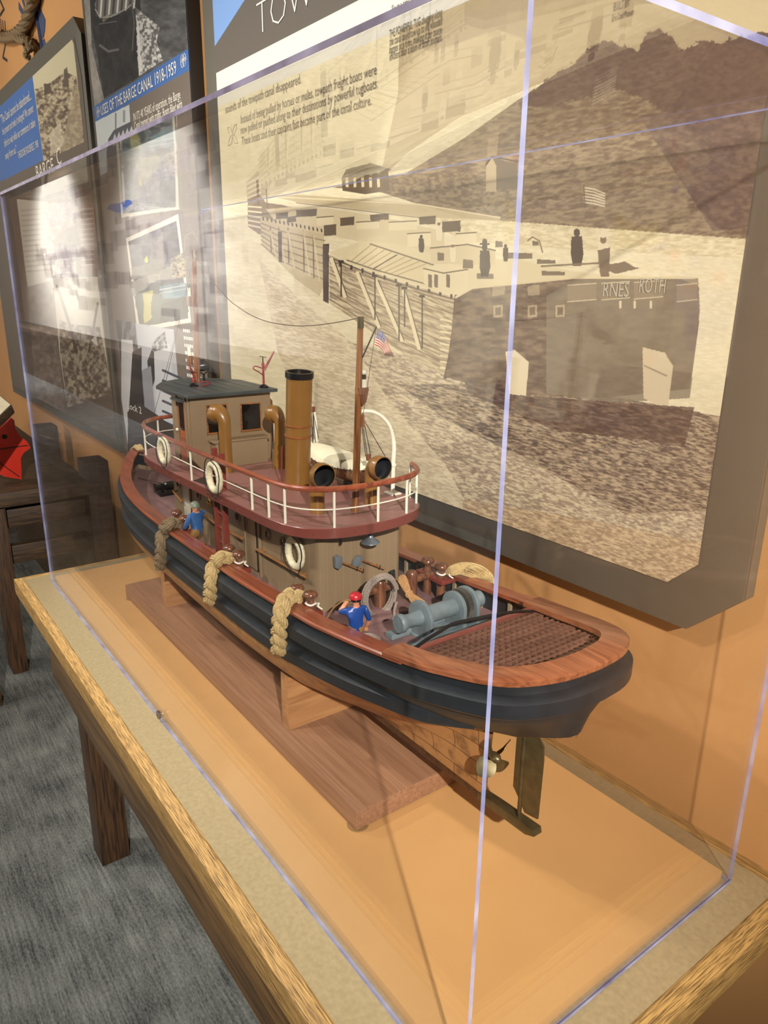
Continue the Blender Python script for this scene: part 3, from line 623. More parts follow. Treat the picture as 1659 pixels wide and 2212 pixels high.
# ------------------------------------------------------------------ second panel (uses of the canal)
Y2 = .480
UP = thing('canal_uses_panel', 'tall dark panel of canal photographs with a blue title band, left of the sepia panel', 'wall panel', (-2.1, YW, .02))
b = MB(); b.box(-2.418, -1.600, Y2 + .0012, YW - .0003, .02, 1.95); b.build('panel_board', M['framedark'], UP, bevel=.001)
def paint_uses(c, X, Z):
    c.fill((116, 106, 98)); al = [(100, -500), (520, -500), (520, 1500), (100, 1500)]
    # river photograph with the ship seen from above
    ph = [(150, -500), (520, -500), (405, 103), (204, 228)]
    k = (c.V < 228 + (c.U - 204) * (103 - 228) / 201.); c.c[k] = (84, 84, 86)
    c.mottle([(150, -500), (520, -500), (410, 105), (204, 229)], (62, 62, 64), (110, 110, 112), 18, 12, 51, .8, 2)
    c.mottle([(170, -60), (192, -60), (198, 100), (225, 215), (204, 229)], (138, 134, 132), (176, 172, 168), 10, 20, 52, .95, 2)
    c.mottle([(190, -60), (300, -60), (308, 120), (310, 160), (225, 212), (212, 130), (198, 60)], (34, 34, 36), (58, 58, 60), 10, 20, 53, 1, 2)
    foam = [(292, 15), (310, 30), (345, 58), (338, 90), (352, 130), (300, 165), (298, 100)]
    c.mottle(foam, (100, 100, 102), (226, 226, 224), 5, 6, 54, .95, 4); c.poly([(293, 30), (300, 60), (306, 150), (300, 164), (296, 100)], (232, 232, 230), .9, 3, 8)
    c.poly([(204, 10), (225, -40), (290, -40), (292, 8), (250, 34), (212, 36)], (128, 128, 128), .9)
    for x in range(208, 290, 9): c.line([(x, 36 - abs(x - 212) * .25), (x + 4, -20)], 4, (226, 224, 218) if x % 2 else (66, 66, 66))
    c.line([(206, 20), (216, 38), (240, 36), (275, 18), (292, 2)], 2.5, (170, 170, 168)); c.line([(216, 98), (234, 111), (255, 107)], 5, (112, 110, 110)); c.line([(284, 0), (290, 50), (286, 108)], 3, (96, 96, 98))
    c.line([(214, 52), (252, 46)], 1.5, (130, 130, 130))
    # blue band
    zb0 = [on(203, 231, 1, Y2)[2], on(405, 104, 1, Y2)[2]]; zb1 = [on(206, 263, 1, Y2)[2], on(411, 151, 1, Y2)[2]]
    za, zb = sum(zb0) / 2, sum(zb1) / 2
    k = (Z < za) & (Z > zb); c.c[k] = (70, 112, 180)
    # building photograph
    c.poly([(206, 263), (279, 226), (284, 300), (290, 345), (215, 380)], (212, 220, 224)); c.poly([(230, 330), (234, 300), (246, 281), (284, 262), (288, 345), (232, 372)], (86, 88, 96))
    for k in range(5): c.poly([(244 + k * 9, 300 - k * 4), (248 + k * 9, 288 - k * 4), (252 + k * 9, 300 - k * 4), (252 + k * 9, 312 - k * 4), (244 + k * 9, 316 - k * 4)], (196, 200, 204))
    c.line([(250, 280), (250, 245)], 3, (120, 120, 128)); c.line([(268, 262), (268, 240)], 5, (150, 152, 158))
    # upper colour photo, tilted painting, lock photo
    c.poly([(250, 300), (376, 238), (388, 452), (262, 470)], (226, 220, 200)); c.mottle([(256, 308), (372, 250), (382, 446), (266, 462)], (56, 64, 84), (150, 156, 160), 11, 9, 55, 1, 3)
    c.poly([(258, 330), (372, 270), (374, 300), (262, 350)], (120, 146, 150), .7, 4); c.poly([(290, 360), (330, 330), (350, 350), (310, 400)], (206, 198, 120), .4, 6)
    c.poly([(272, 515), (385, 462), (413, 696), (297, 718)], (234, 228, 212)); inn = [(277, 522), (381, 477), (407, 688), (302, 706)]
    c.mottle(inn, (34, 40, 52), (84, 88, 98), 9, 9, 56, 1, 3)
    c.poly([(280, 610), (345, 585), (400, 560), (404, 600), (340, 605), (288, 640)], (150, 146, 130), .9, 3); c.poly([(330, 530), (350, 500), (360, 560), (345, 600), (320, 590)], (178, 168, 148), .5, 5)
    c.poly([(284, 580), (330, 566), (345, 590), (284, 604)], (120, 116, 104), .9, 3); c.mottle([(368, 560), (396, 545), (402, 600), (372, 600)], (80, 76, 66), (206, 190, 150), 5, 4, 57, .9, 3)
    c.poly([(290, 640), (345, 612), (404, 612), (407, 688), (302, 706)], (84, 96, 84), 1, 2); c.poly([(310, 635), (330, 626), (326, 690), (310, 700)], (212, 200, 96), .8, 4); c.poly([(345, 618), (402, 610), (404, 640), (352, 646)], (120, 160, 176), .8, 3)
    c.poly([(350, 655), (406, 640), (407, 688), (345, 698)], (56, 62, 52), .9, 3)
    c.line([(345, 626), (400, 616)], 2, (226, 222, 210)); c.line([(345, 634), (400, 624)], 1.5, (206, 202, 190)); c.poly([(312, 560), (318, 552), (320, 566), (314, 568)], (236, 206, 40), 1)
    c.poly([(248, 690), (375, 712), (392, 900), (410, 1100), (300, 1100), (275, 890)], (196, 200, 206)); lk = [(248, 690), (293, 697), (290, 760), (262, 860), (256, 780)]
    c.mottle([(248, 690), (292, 697), (300, 770), (262, 790)], (28, 28, 32), (120, 122, 128), 5, 20, 58, 1, 3)
    c.poly([(262, 733), (286, 735), (292, 800), (276, 960), (262, 860)], (222, 222, 222)); c.poly([(286, 760), (306, 750), (306, 800), (330, 900), (330, 1100), (276, 1100), (276, 930)], (44, 44, 50))
    c.poly([(318, 780), (332, 745), (340, 800), (326, 850)], (50, 50, 56)); c.poly([(332, 745), (366, 742), (392, 1000), (350, 1000), (336, 860)], (214, 216, 220)); c.poly([(306, 800), (326, 790), (345, 1000), (322, 1000)], (150, 152, 160))
    for k in range(9): c.line([(352, 800 + k * 22), (392, 818 + k * 22)], 5, (70, 74, 86))
    c.mottle([(326, 740), (356, 716), (362, 752), (330, 760)], (40, 40, 46), (200, 200, 204), 5, 5, 59, .8, 3)
    c.poly([(275, 890), (300, 870), (345, 900), (420, 960), (430, 1300), (300, 1300)], (66, 62, 60), 1)
    k = (X < -2.395) | (Z < .10); c.c[k] = (96, 88, 80)
    # right column ornaments
    c.line([(400, 345), (406, 380), (420, 405), (424, 350), (410, 320), (398, 345)], 2, (150, 142, 134)); c.line([(398, 540), (400, 510), (416, 500), (428, 520)], 2, (150, 142, 134))
print_sheet('printed_photographs', -2.416, -1.602, .022, 1.90, Y2, 700, 1500, paint_uses, UP, M['print'], .80)
W_ = M['inkwhite']; y2 = Y2 - .001
ptext('USES OF THE BARGE CANAL 1918-1959', (219, 250), (381, 154), .042, W_, UP, y2)
ptext('IN ITS 40 YEARS of operation, the Barge', (289, 262), (390, 213), .030, W_, UP, y2)
ptext('Canal teemed with traffic. Boats filled with', (291, 281), (394, 233), .030, W_, UP, y2)
ptext('Lock 2', (276, 882), (307, 904), .034, W_, UP, y2)
ptext('WATFORD', (222, 50), (237, 46), .016, M['inkfaint'], UP, y2)
for k in range(8):   # blurred column of small white text beside the lock photograph
    A = on(396 + k * 1.4, 717 + k * 16, 1, y2); b = MB(); n = 0; x = A[0]
    while x < A[0] + (.10 if k > 2 else .05 + .02 * k):
        wd = random.uniform(.006, .016); b.box(x, x + wd, y2 - .0002, y2, A[2], A[2] + .009); x += wd + .004
    b.build('text_line', W_, UP)
for (px, py) in ((396, 133), (212, 244)):
    A = on(px, py, 1, y2); b = MB()
    for s in (-1, 1):
        b.tube([(A[0] + s * .006 + .013 * math.cos(t) * (1 - t / 14), y2, A[2] + .018 * math.sin(t) * (1 - t / 14)) for t in [i * .45 for i in range(22)]], .0008, 4)
    lab(b.build('scroll_ornament', W_, UP), 'white double scroll ornament')

# ------------------------------------------------------------------ third panel (quotation)
Y3 = .470
QP = thing('quotation_panel', 'wide dark-framed panel with a blue quotation and a canal digging photograph, at upper left', 'wall panel', (-3.2, YW, .1))
xr = on(186, 200, 1, Y3)[0]; ztop = on(158, 33, 1, Y3)[2]
poly = [(-4.4, .10), (xr, .10), (xr, on(172, 72, 1, Y3)[2]), (on(156, 33, 1, Y3)[0], ztop), (-4.4, ztop)]
b = MB(); b.prism(poly, 1, Y3 + .0012, YW - .0003); b.build('panel_frame', M['frame'], QP, bevel=.0015)
def paint_quote(c, X, Z):
    c.fill((112, 102, 92))
    c.poly([(-400, 420), (69, 155), (94, 346), (16, 385), (-400, 560)], (78, 118, 190)); c.poly([(-400, 0), (0, 178), (69, 155), (69, 156), (0, 186), (-400, 420)], (78, 118, 190))
    c.poly([(69, 155), (151, 75), (159, 95), (181, 307), (94, 348)], (222, 214, 182))
    c.mottle([(75, 193), (100, 185), (140, 155), (165, 165), (181, 307), (94, 348)], (96, 82, 72), (206, 192, 162), 6, 6, 61, .95, 3, .8)
    c.poly([(94, 182), (108, 178), (112, 200), (96, 206)], (90, 78, 68), .9, 3); c.poly([(138, 150), (146, 145), (149, 185), (138, 190)], (100, 88, 78), .9, 2)
    c.poly([(135, 300), (168, 170), (181, 307), (120, 330)], (176, 160, 136), .7, 3); c.poly([(105, 290), (132, 262), (138, 310), (112, 340)], (226, 216, 192), .7, 5)
    # seen through the case: text columns and digging photographs
    c.poly([(36, 430), (103, 436), (118, 620), (62, 640)], (226, 220, 206)); c.mottle([(58, 620), (112, 605), (150, 1000), (90, 1000)], (110, 98, 92), (160, 148, 138), 8, 10, 62, .9, 2)
    for k in range(13): c.line([(46 + k * .9, 455 + k * 11), (98 + k * 1.0, 450 + k * 11)], 4, (176, 168, 156), .8)
    c.mottle([(98, 440), (160, 436), (166, 590), (112, 592)], (150, 140, 132), (214, 208, 200), 9, 12, 63, .95, 2.5); c.poly([(112, 520), (165, 480), (166, 560), (130, 585)], (120, 112, 106), .8, 5)
    c.poly([(165, 440), (206, 436), (212, 592), (176, 592)], (134, 104, 90), .9)
    for k in range(12): c.line([(176, 452 + k * 11), (202, 450 + k * 11)], 3, (206, 188, 172), .7)
    c.poly([(114, 600), (211, 598), (222, 700), (240, 850), (146, 880), (128, 760)], (222, 216, 196)); c.mottle([(128, 690), (150, 700), (215, 706), (232, 790), (240, 850), (146, 880), (130, 760)], (96, 84, 74), (190, 178, 156), 6, 8, 64, .95, 3)
    c.line([(123, 618), (150, 700), (165, 760)], 6, (96, 82, 70)); c.line([(211, 655), (200, 720), (192, 760)], 5, (96, 82, 70)); c.poly([(196, 735), (208, 725), (211, 748)], (232, 226, 210))
print_sheet('printed_photographs', -4.36, xr - .035, .14, ztop - .06, Y3, 800, 900, paint_quote, QP, M['print'], .80,
            lambda xc, zc: (xc - (xr - .035)) + (zc - (ztop - .06)) * .35 < -.04 * 1)
y3 = Y3 - .001
ptext('"The Canal cannot be abandoned...', (3, 268), (68, 214), .052, W_, QP, y3)
ptext('the present and make it enlarged! We cannot', (6, 292), (72, 238), .045, W_, QP, y3)
ptext('afford to wait while our commerce is taken', (10, 318), (76, 267), .045, W_, QP, y3)
ptext('away from us."', (12, 345), (36, 326), .045, W_, QP, y3)
ptext('THEODORE ROOSEVELT, 1900', (40, 343), (83, 313), .040, W_, QP, y3)
ptext('BARGE', (80, 388), (116, 363), .075, W_, QP, y3); ptext('C', (124, 358), (133, 352), .085, W_, QP, y3)

# ------------------------------------------------------------------ map lettering, emblem and rope on the wall at upper left
b = MB(); yl = YW - .0012
def wall_word(s, p0, p1, size):
    return ptext(s, p0, p1, size, M['inkblack'], None, yl, 'wall_lettering')
def wtext(s, pos, size, ang, label):
    cu = bpy.data.curves.new('w', 'FONT'); cu.body = s; cu.size = size; cu.resolution_u = 2; t = bpy.data.objects.new('t', cu); C.objects.link(t); bpy.context.view_layer.update()
    me0 = bpy.data.meshes.new_from_object(t.evaluated_get(bpy.context.evaluated_depsgraph_get()))
    ca, sa = math.cos(ang), math.sin(ang); q = MB(); q.add([(pos[0] + v.co.x * ca - v.co.y * sa, yl, pos[2] + v.co.x * sa + v.co.y * ca) for v in me0.vertices], [tuple(p.vertices) for p in me0.polygons])
    bpy.data.objects.remove(t); o = q.build('wall_lettering', M['inkblack'], None, merge=False); return tag(o, label, 'lettering')
A = on(16, 140, 1, yl); wtext('NEW YORK', A, .135, 1.22, 'black slanting words painted on the orange wall above the quotation panel')
em = MB()
E0 = on(66, 50, 1, yl)
for k in range(9):
    a = .35 + k * .32
    em.prism([(E0[0] + r * math.cos(a + d) * 1.1, E0[2] - .02 + r * math.sin(a + d) * 1.35) for r, d in ((.03, .0), (.10, -.09), (.17, -.06), (.17, .06), (.10, .09))], 1, yl - .0006, yl)
for k in range(5):
    a = -.9 + k * .5
    em.prism([(E0[0] + .16 + .05 * math.cos(t) * (1 + .3 * math.sin(3 * t + k)) , E0[2] + .16 - k * .10 + .05 * math.sin(t)) for t in [i * 2 * PI / 10 for i in range(10)]], 1, yl - .0006, yl)
em.tube([(E0[0] + .12 - .03 * math.sin(i * .5), yl - .002, E0[2] + .35 - i * .06) for i in range(12)], .008, 5)
tag(em.build('wall_emblem', M['navy']), 'navy blue leafy emblem painted on the orange wall behind the rope', 'emblem')
Yr = YW - .03
rp = lambda u, v: Vector(on(u, v, 1, Yr))
def strand_rope(b, path, r, strands=3, pitch=None, n=7, seg=4):
    P = [Vector(p) for p in path]
    # resample
    Q = [P[0]]; step = r * .7
    for a_, c_ in zip(P[:-1], P[1:]):
        m = max(1, int((c_ - a_).length / step))
        for i in range(1, m + 1): Q.append(a_.lerp(c_, i / m))
    pitch = pitch or r * 7; T0 = (Q[1] - Q[0]).normalized(); N = T0.orthogonal().normalized(); L = 0; out = [[] for _ in range(strands)]
    for i, q in enumerate(Q):
        t = (Q[min(i + 1, len(Q) - 1)] - Q[max(i - 1, 0)]).normalized(); N = (N - t * N.dot(t)).normalized(); B = t.cross(N)
        if i: L += (Q[i] - Q[i - 1]).length
        for s in range(strands):
            a = 2 * PI * (s / strands + L / pitch); out[s].append(q + (N * math.cos(a) + B * math.sin(a)) * r * .5)
    for o_ in out: b.tube(o_, r * .56, n)
    return b
def smooth_path(pts, k=6):
    P = [Vector(p) for p in pts]; out = []
    for i in range(len(P) - 1):
        p0 = P[max(i - 1, 0)]; p1 = P[i]; p2 = P[i + 1]; p3 = P[min(i + 2, len(P) - 1)]
        for j in range(k):
            t = j / k; out.append(.5 * ((2 * p1) + (p2 - p0) * t + (2 * p0 - 5 * p1 + 4 * p2 - p3) * t * t + (3 * p1 - p0 - 3 * p2 + p3) * t ** 3))
    out.append(P[-1]); return out
b = MB(); strand_rope(b, smooth_path([rp(-60, 60), rp(0, 80), rp(25, 78), rp(42, 68), rp(55, 50), rp(66, 15), rp(75, -25), rp(85, -80)]), .022)
strand_rope(b, smooth_path([rp(42, 68), rp(36, 76), rp(44, 84), rp(58, 88), rp(66, 96), rp(70, 106)]), .02)
strand_rope(b, smooth_path([rp(66, 96) + Vector((0, -.02, 0)), rp(58, 108), rp(56, 120), rp(62, 124)]), .012)
tag(b.build('wall_rope', M['manila_dark']), 'knotted manila rope hung on the orange wall at upper left', 'rope')

# ------------------------------------------------------------------ timber bench beyond the case
BN = thing('timber_bench', 'rustic dark timber bench table with upright posts beyond the far end of the case', 'bench', (-3.3, .2, FZ))
b = MB(); b.box(-4.3, -2.49, .02, .37, -.060, -.008); b.build('bench_top', M['benchwood'], BN, bevel=.003)
for (x0, y0) in ((-2.60, .355), (-3.45, .375)):
    b = MB(); b.box(x0 - .02, x0 + .10, y0, y0 + .085, FZ, .062); b.build('post', M['postwood'], BN, bevel=.004)
for x0 in (-2.565, -4.2):
    for y0 in (.012,):
        b = MB(); b.box(x0, x0 + .045, y0, y0 + .055, FZ, -.061); b.build('leg', M['legwood'], BN, bevel=.003)
        b = MB(); b.box(x0 - .06, x0 - .012, y0 + .0, y0 + .055, FZ, -.061); b.build('leg', M['legwood'], BN, bevel=.003)
for z in (-.16, -.30):
    b = MB(); b.box(-2.60, -2.56, .07, .352, z, z + .07); b.build('cross_rail', M['benchwood'], BN, bevel=.003)
b = MB(); b.box(-4.2, -2.62, .36, .40, FZ, -.1); b.build('back_board', M['benchwood'], BN, bevel=.003)
# red wheel segment
RX = -2.62
pts = [(0, 925), (25, 903), (31, 908), (33, 925), (42, 940), (60, 955), (66, 968), (52, 978), (45, 990), (46, 1010), (47, 1036), (10, 1030), (-30, 1010), (-60, 960)]
pl = [(on(u, v, 0, RX)[1], on(u, v, 0, RX)[2]) for u, v in pts]
RW = thing('red_notched_wheel', 'bright red notched wooden wheel segment standing on the timber bench at left', 'wheel', (RX - .02, .05, -.006))
b = MB(); b.prism(pl, 0, RX - .035, RX); b.build('wheel_plate', M['red'], RW, bevel=.001)
b = MB(); q = on(10, 943, 0, RX); b.lathe([(0, 0), (.009, 0), (.009, .0012), (0, .0012)], (RX, q[1], q[2]), (1, 0, 0), 16); b.build('bolt_hole', M['blackgloss'], RW)
b = MB()
for p, q in (((-20, 972), (60, 962)), ((0, 1000), (42, 1030))):
    P0 = on(p[0], p[1], 0, RX); P1 = on(q[0], q[1], 0, RX); b.bar((RX + .0006, P0[1], P0[2]), (RX + .0006, P1[1], P1[2]), .003, .003)
b.build('seam', M['blackgloss'], RW)
# slanted reading desk above the bench
DK = thing('reading_desk', 'slanted reading desk with pale printed top and dark wood edge at the left frame edge', 'desk', (-2.5, -.02, .0))
XD = -2.25
K4 = [Vector(on(26, 875, 0, -2.25)), Vector(on(-90, 779, 0, -2.62)), Vector(on(-190, 880, 0, -2.45)), Vector(on(-90, 988, 0, -2.08))]
nD = (K4[1] - K4[0]).cross(K4[3] - K4[0]).normalized(); nD = nD if nD.z > 0 else -nD
b = MB(); b.loft([K4, [p - nD * .030 for p in K4]], closed=True, caps=True); b.build('desk_board', M['benchwood'], DK, bevel=.003)
cK = sum(K4, Vector()) / 4; b = MB(); q4 = [cK + (p - cK) * .97 for p in K4]; b.loft([[p + nD * .002 for p in q4], [p - nD * .001 for p in q4]], closed=True, caps=True); b.build('desk_print', M['desktop'], DK)
b = MB(); b.box(cK.x - .04, cK.x + .04, cK.y - .10, cK.y - .02, FZ, cK.z - .04); b.build('desk_leg', M['benchwood'], DK, bevel=.002)

# ------------------------------------------------------------------ opposite wall: map mural (seen as reflection in the acrylic)
MU = thing('map_mural', 'navy and cream state map mural on the opposite wall, seen reflected in the acrylic', 'mural', (-5., -2.7, 0.))
YM = -2.6
b = MB(); b.prism([(-14.7, -.03), (-3.9, -.03), (-3.9, -.68), (-1.75, -.68), (-1.75, 2.1), (-14.7, 2.1)], 1, -2.675, YM - .002); b.build('mural_board', M['framedark'], MU)
def bp(u, v): q = bounce(u, v, yw=YM); return (q[0], q[2])
LAND = [(1600, 512), (1579, 510), (1538, 481), (1512, 455), (1487, 455), (1483, 426), (1500, 378), (1487, 363), (1508, 330), (1516, 310), (1509, 290), (1472, 261), (1446, 231), (1413, 183), (1373, 154), (1322, 136), (1175, 172)]
LOW = [(1600, 818), (1570, 812), (1345, 790), (1300, 800), (1290, 830), (1282, 870), (1240, 890), (1190, 930)]
def paint_mural(c, X, Z):
    c.U = X; c.V = Z; c.fill((34, 44, 84))
    low = [bp(*q) for q in LOW]; up = [bp(*q) for q in LAND]
    P = [(-1.76, up[0][1])] + up + [(-4.2, 2.3), (-14.8, 2.3), (-14.8, .02), (-4.6, -.02), (-3.9, -.35)] + low[::-1] + [(-1.76, low[0][1])]
    c.poly(P, (236, 228, 204)); c.mottle([(-14.8, .0), (-4.2, .0), (-4.2, 2.2), (-14.8, 2.2)], (236, 230, 214), (246, 242, 230), .6, .6, 71, .7)
    road = (120, 112, 96)
    c.line([bp(1473, 262), bp(1450, 310), bp(1458, 360), bp(1462, 400), bp(1456, 545), bp(1448, 660), bp(1415, 750), bp(1405, 775)], .028, road)
    c.line([bp(1340, 560), bp(1458, 556), bp(1520, 580), bp(1600, 590)], .024, road); c.line([bp(1160, 665), bp(1220, 655), bp(1275, 670), bp(1330, 735), bp(1400, 775), bp(1450, 790)], .024, road); c.line([bp(1210, 880), bp(1250, 840), bp(1270, 800), bp(1350, 780), bp(1402, 776)], .02, road)
    c.poly([bp(*q) for q in ((1405, 535), (1430, 525), (1458, 524), (1445, 535), (1408, 545))], (52, 84, 160)); 
    for s in (((1528, 640), (1510, 700), (1500, 740)), ((1566, 640), (1552, 690), (1548, 725)), ((1490, 615), (1470, 650)), ((1508, 690), (1495, 710))): c.line([bp(*q) for q in s], .05, (70, 90, 170))
    c.poly([bp(*q) for q in ((1330, 455), (1378, 490), (1424, 474), (1428, 525), (1326, 540))], (196, 182, 120)); 
    for q, r in (((1473, 357), .06), ((1458, 553), .055), ((1553, 598), .06), ((1404, 775), .045)):
        x, z = bp(*q); c.poly([(x + (r if i % 2 == 0 else r * .42) * math.sin(i * PI / 5), z + (r if i % 2 == 0 else r * .42) * math.cos(i * PI / 5)) for i in range(10)], (214, 72, 36))
    for x, z in (bp(1460, 401), bp(1500, 563)): c.poly([(x - .035, z + .035), (x + .035, z + .035), (x + .03, z - .015), (x, z - .04), (x - .03, z - .015)], (52, 66, 140))
    # rivers, lakes and roads of the far part, lengthened to haze the acrylic
    rnd = random.Random(3)
    for k in range(26):
        x, z = rnd.uniform(-14, -4.6), rnd.uniform(.3, 1.9); pts = [(x, z)]
        for j in range(9): x += rnd.uniform(-.05, .5); z += rnd.uniform(-.14, .14); pts.append((x, z))
        c.line(pts, .03 if k % 3 else .05, (120, 112, 112), .7)
    for (x, z, a, h) in ((-8.8, 1.55, .45, .05),): c.poly([(x + a * math.cos(t), z + h * math.sin(t) * (1 + .4 * math.sin(3 * t))) for t in [i * PI / 8 for i in range(16)]], (60, 110, 210))
print_sheet('printed_map', -14.68, -1.77, .27 - .93, 2.08, YM, 1400, 330, paint_mural, MU, M['mural'], .9, outline=lambda xc, zc: (xc > -3.9) | (zc > -.02), flip=True)
def mural_word(s, q, size):
    x, z = bp(*q); cu = bpy.data.curves.new('w', 'FONT'); cu.body = s; cu.size = size; cu.resolution_u = 2; t = bpy.data.objects.new('t', cu); C.objects.link(t); bpy.context.view_layer.update()
    me0 = bpy.data.meshes.new_from_object(t.evaluated_get(bpy.context.evaluated_depsgraph_get()))
    q_ = MB(); q_.add([(x - v.co.x, YM + .002, z + v.co.y) for v in me0.vertices], [tuple(p.vertices) for p in me0.polygons]); bpy.data.objects.remove(t)
    return q_.build('place_name', plain('orange_brown_ink', (190, 90, 50), .7), MU, merge=False)
for s, q, z in (('Sackets', (1462, 372), .075), ('Harbor', (1408, 376), .075), ('Syracuse', (1480, 584), .075), ('Seneca', (1598, 626), .085), ('Falls', (1536, 624), .085), ('@', (1404, 530), .07)): mural_word(s, q, z)
def fb(u, v): q = bounce(u, v, yw=-2.66); return q[0], q[2]
for nm, lb, pts, mat_, inner in (('framed_notice', 'small pale framed notice on the dark opposite wall right of the mural', ((1620, 512), (1760, 596)), M['graydoor'], M['benchwood']), ('orange_sign', 'orange text sign on the opposite wall above the framed notice', ((1622, 404), (1760, 506)), M['orange'], M['inkwhite'])):
    (xa, za), (xb, zb_) = fb(*pts[0]), fb(*pts[1]); xa, xb = min(xa, xb), max(xa, xb); za, zb_ = min(za, zb_), max(za, zb_); xa = max(xa, -1.70)
    if nm == 'framed_notice': ztop_n = zb_
    else: za = ztop_n + .05; zb_ = max(zb_, za + .3)
    T = thing(nm, lb, 'sign', ((xa + xb) / 2, -2.69, za)); b = MB(); b.box(xa, xb, -2.695, -2.66, za, zb_); b.build('sign_board', mat_, T, bevel=.004)
    if nm == 'framed_notice': b = MB(); b.box(xa + .05, xb - .05, -2.66, -2.655, za + .05, zb_ - .05); b.build('notice_print', inner, T)
    else:
        for k in range(4): z = zb_ - .12 - k * .08; b = MB(); b.box(xa + .03, xb - .05 * (k % 2) - .04, -2.66, -2.657, z - .012, z + .012); b.build('text_line', inner, T)
LB = thing('long_bench_front', 'long low dark wooden bench under the mural on the opposite wall', 'bench', (-7., -2.3, FZ))
b = MB(); b.box(-14.6, -4.6, -2.5, -2.1, -.02, .03); b.build('bench_top', M['benchwood'], LB)
b = MB(); b.box(-14.6, -4.6, -2.45, -2.2, FZ, -.02); b.build('bench_body', M['benchwood'], LB)

# ================================================================== MODEL STAND
YC = .228
ST = thing('model_stand', 'reddish brown wooden base board with two cradles under the tugboat', 'stand', (-.8, YC, .0146))
b = MB(); b.box(-1.282, -.334, .110, .346, .0165, .0475); b.build('base_board', M['standwood'], ST, bevel=.0035)
for x0, x1, y0, y1 in ((-.572, -.549, .131, .325), (-1.126, -1.103, .143, .313)):
    b = MB(); c0 = (y0 + y1) / 2; hw = (y1 - y0) / 2
    b.prism([(y0, .0472), (y1, .0472), (y1, .142), (c0 + hw * .55, .118), (c0 + .014, .101), (c0 + .014, .088), (c0 - .014, .088), (c0 - .014, .101), (c0 - hw * .55, .118), (y0, .142)], 0, x0, x1); b.build('cradle', M['supportwood'], ST, bevel=.0008)
for px, py in ((-.345, .121), (-.345, .335), (-1.27, .121), (-1.27, .335)):
    b = MB(); b.lathe([(0, 0), (.0145, 0), (.0145, .0016), (0, .0016)], (px, py, .0148), (0, 0, 1), 28); b.build('foot_pad', M['rubber'], ST)

# ================================================================== TUGBOAT HULL
OUT = [(-.068, 0), (-.0715, .036), (-.080, .060), (-.092, .079), (-.108, .094), (-.130, .104), (-.16, .112), (-.20, .120), (-.25, .1265), (-.31, .131), (-.37, .135), (-.44, .138), (-.52, .140), (-.65, .141), (-.80, .141), (-.95, .140), (-1.05, .137), (-1.15, .129), (-1.23, .115), (-1.30, .096), (-1.36, .072), (-1.41, .051), (-1.45, .030), (-1.478, .012), (-1.487, 0)]
LOWER = [(-.085, 0), (-.088, .010), (-.10, .018), (-.14, .034), (-.18, .052), (-.235, .085), (-.30, .110), (-.38, .126), (-.49, .132), (-.6, .1345), (-.8, .135), (-.95, .134), (-1.1, .128), (-1.2, .115), (-1.3, .095), (-1.38, .068), (-1.44, .038), (-1.468, .016), (-1.476, 0)]
def sheer(x): return float(np.interp(x, [-1.49, -1.3, -1.1, -.9, -.6, -.4, -.3, -.2, -.1, -.06], [.315, .300, .291, .288, .291, .299, .309, .321, .338, .346]))
def zlow(x): return float(np.interp(x, [-1.48, -1.44, -1.3, -1.1, -.6, -.49, -.38, -.3, -.18, -.14, -.085], [.155, .16, .18, .203, .205, .208, .222, .230, .232, .237, .257]))
def zkeel(x): return float(np.interp(x, [-1.476, -1.44, -1.36, -1.28, -.22], [.150, .128, .105, .098, .098])) if x < -.216 else zlow(x) - .004
def zdeck(x): return sheer(x) - .033 - (.014 * min(1, max(0, (-1.0 - x) / .2)))
def resample(pts, n, even=None):
    P = smooth_path([(p[0], p[1], 0) for p in pts], 8); A = np.array([[p.x, max(p.y, 0)] for p in P])
    s = np.concatenate([[0], np.cumsum(np.hypot(*np.diff(A, axis=0).T))]); s /= s[-1]; t = np.linspace(0, 1, n)
    return np.stack([np.interp(t, s, A[:, 0]), np.interp(t, s, A[:, 1])], 1)
NS = 150
O_ = resample(OUT, NS); W1 = resample(LOWER, NS)
def offs(A, d):
    # outward offset of a half outline (x, b)
    T = np.gradient(A, axis=0); T /= np.hypot(T[:, 0], T[:, 1])[:, None] + 1e-12
    Nn = np.stack([-T[:, 1], T[:, 0]], 1); Nn *= np.where(Nn[:, 1:2] < 0, -1, 1)
    Nn[0] = (1, 0); Nn[-1] = (-1, 0)
    R = A + Nn * d; R[:, 1] = np.maximum(R[:, 1], 0); R[0, 1] = R[-1, 1] = 0; return R
def ring(A, zf, dz=0):
    near = [(x, YC - bb, (zf(x) if callable(zf) else zf[i]) + dz) for i, (x, bb) in enumerate(A)]
    far = [(p[0], 2 * YC - p[1], p[2]) for p in near[-2:0:-1]]
    return near + far
TG = thing('tugboat_model', 'black-hulled wooden tugboat model with tan deckhouse, mustard funnel and mahogany rails', 'model boat', (-.78, YC, .0875))
b = MB(); Bt = offs(O_, -.004); Bm = offs(O_, -.007); rows = [ring(offs(O_, -.003), sheer, -.001), ring(Bt, sheer, -.025)]
for s_ in (0, .25, .5, .75, 1):
    q = s_ ** 1.15; A = Bm * (1 - q) + W1 * q; zz = [(sheer(Bm[i, 0]) - .045) * (1 - s_) + zlow(W1[i, 0]) * s_ for i in range(NS)]
    rows.append(ring(A, zz))
b.loft(rows, closed=True); hull = b.build('hull', M['black'], TG, angle=50)
b = MB(); rows = []
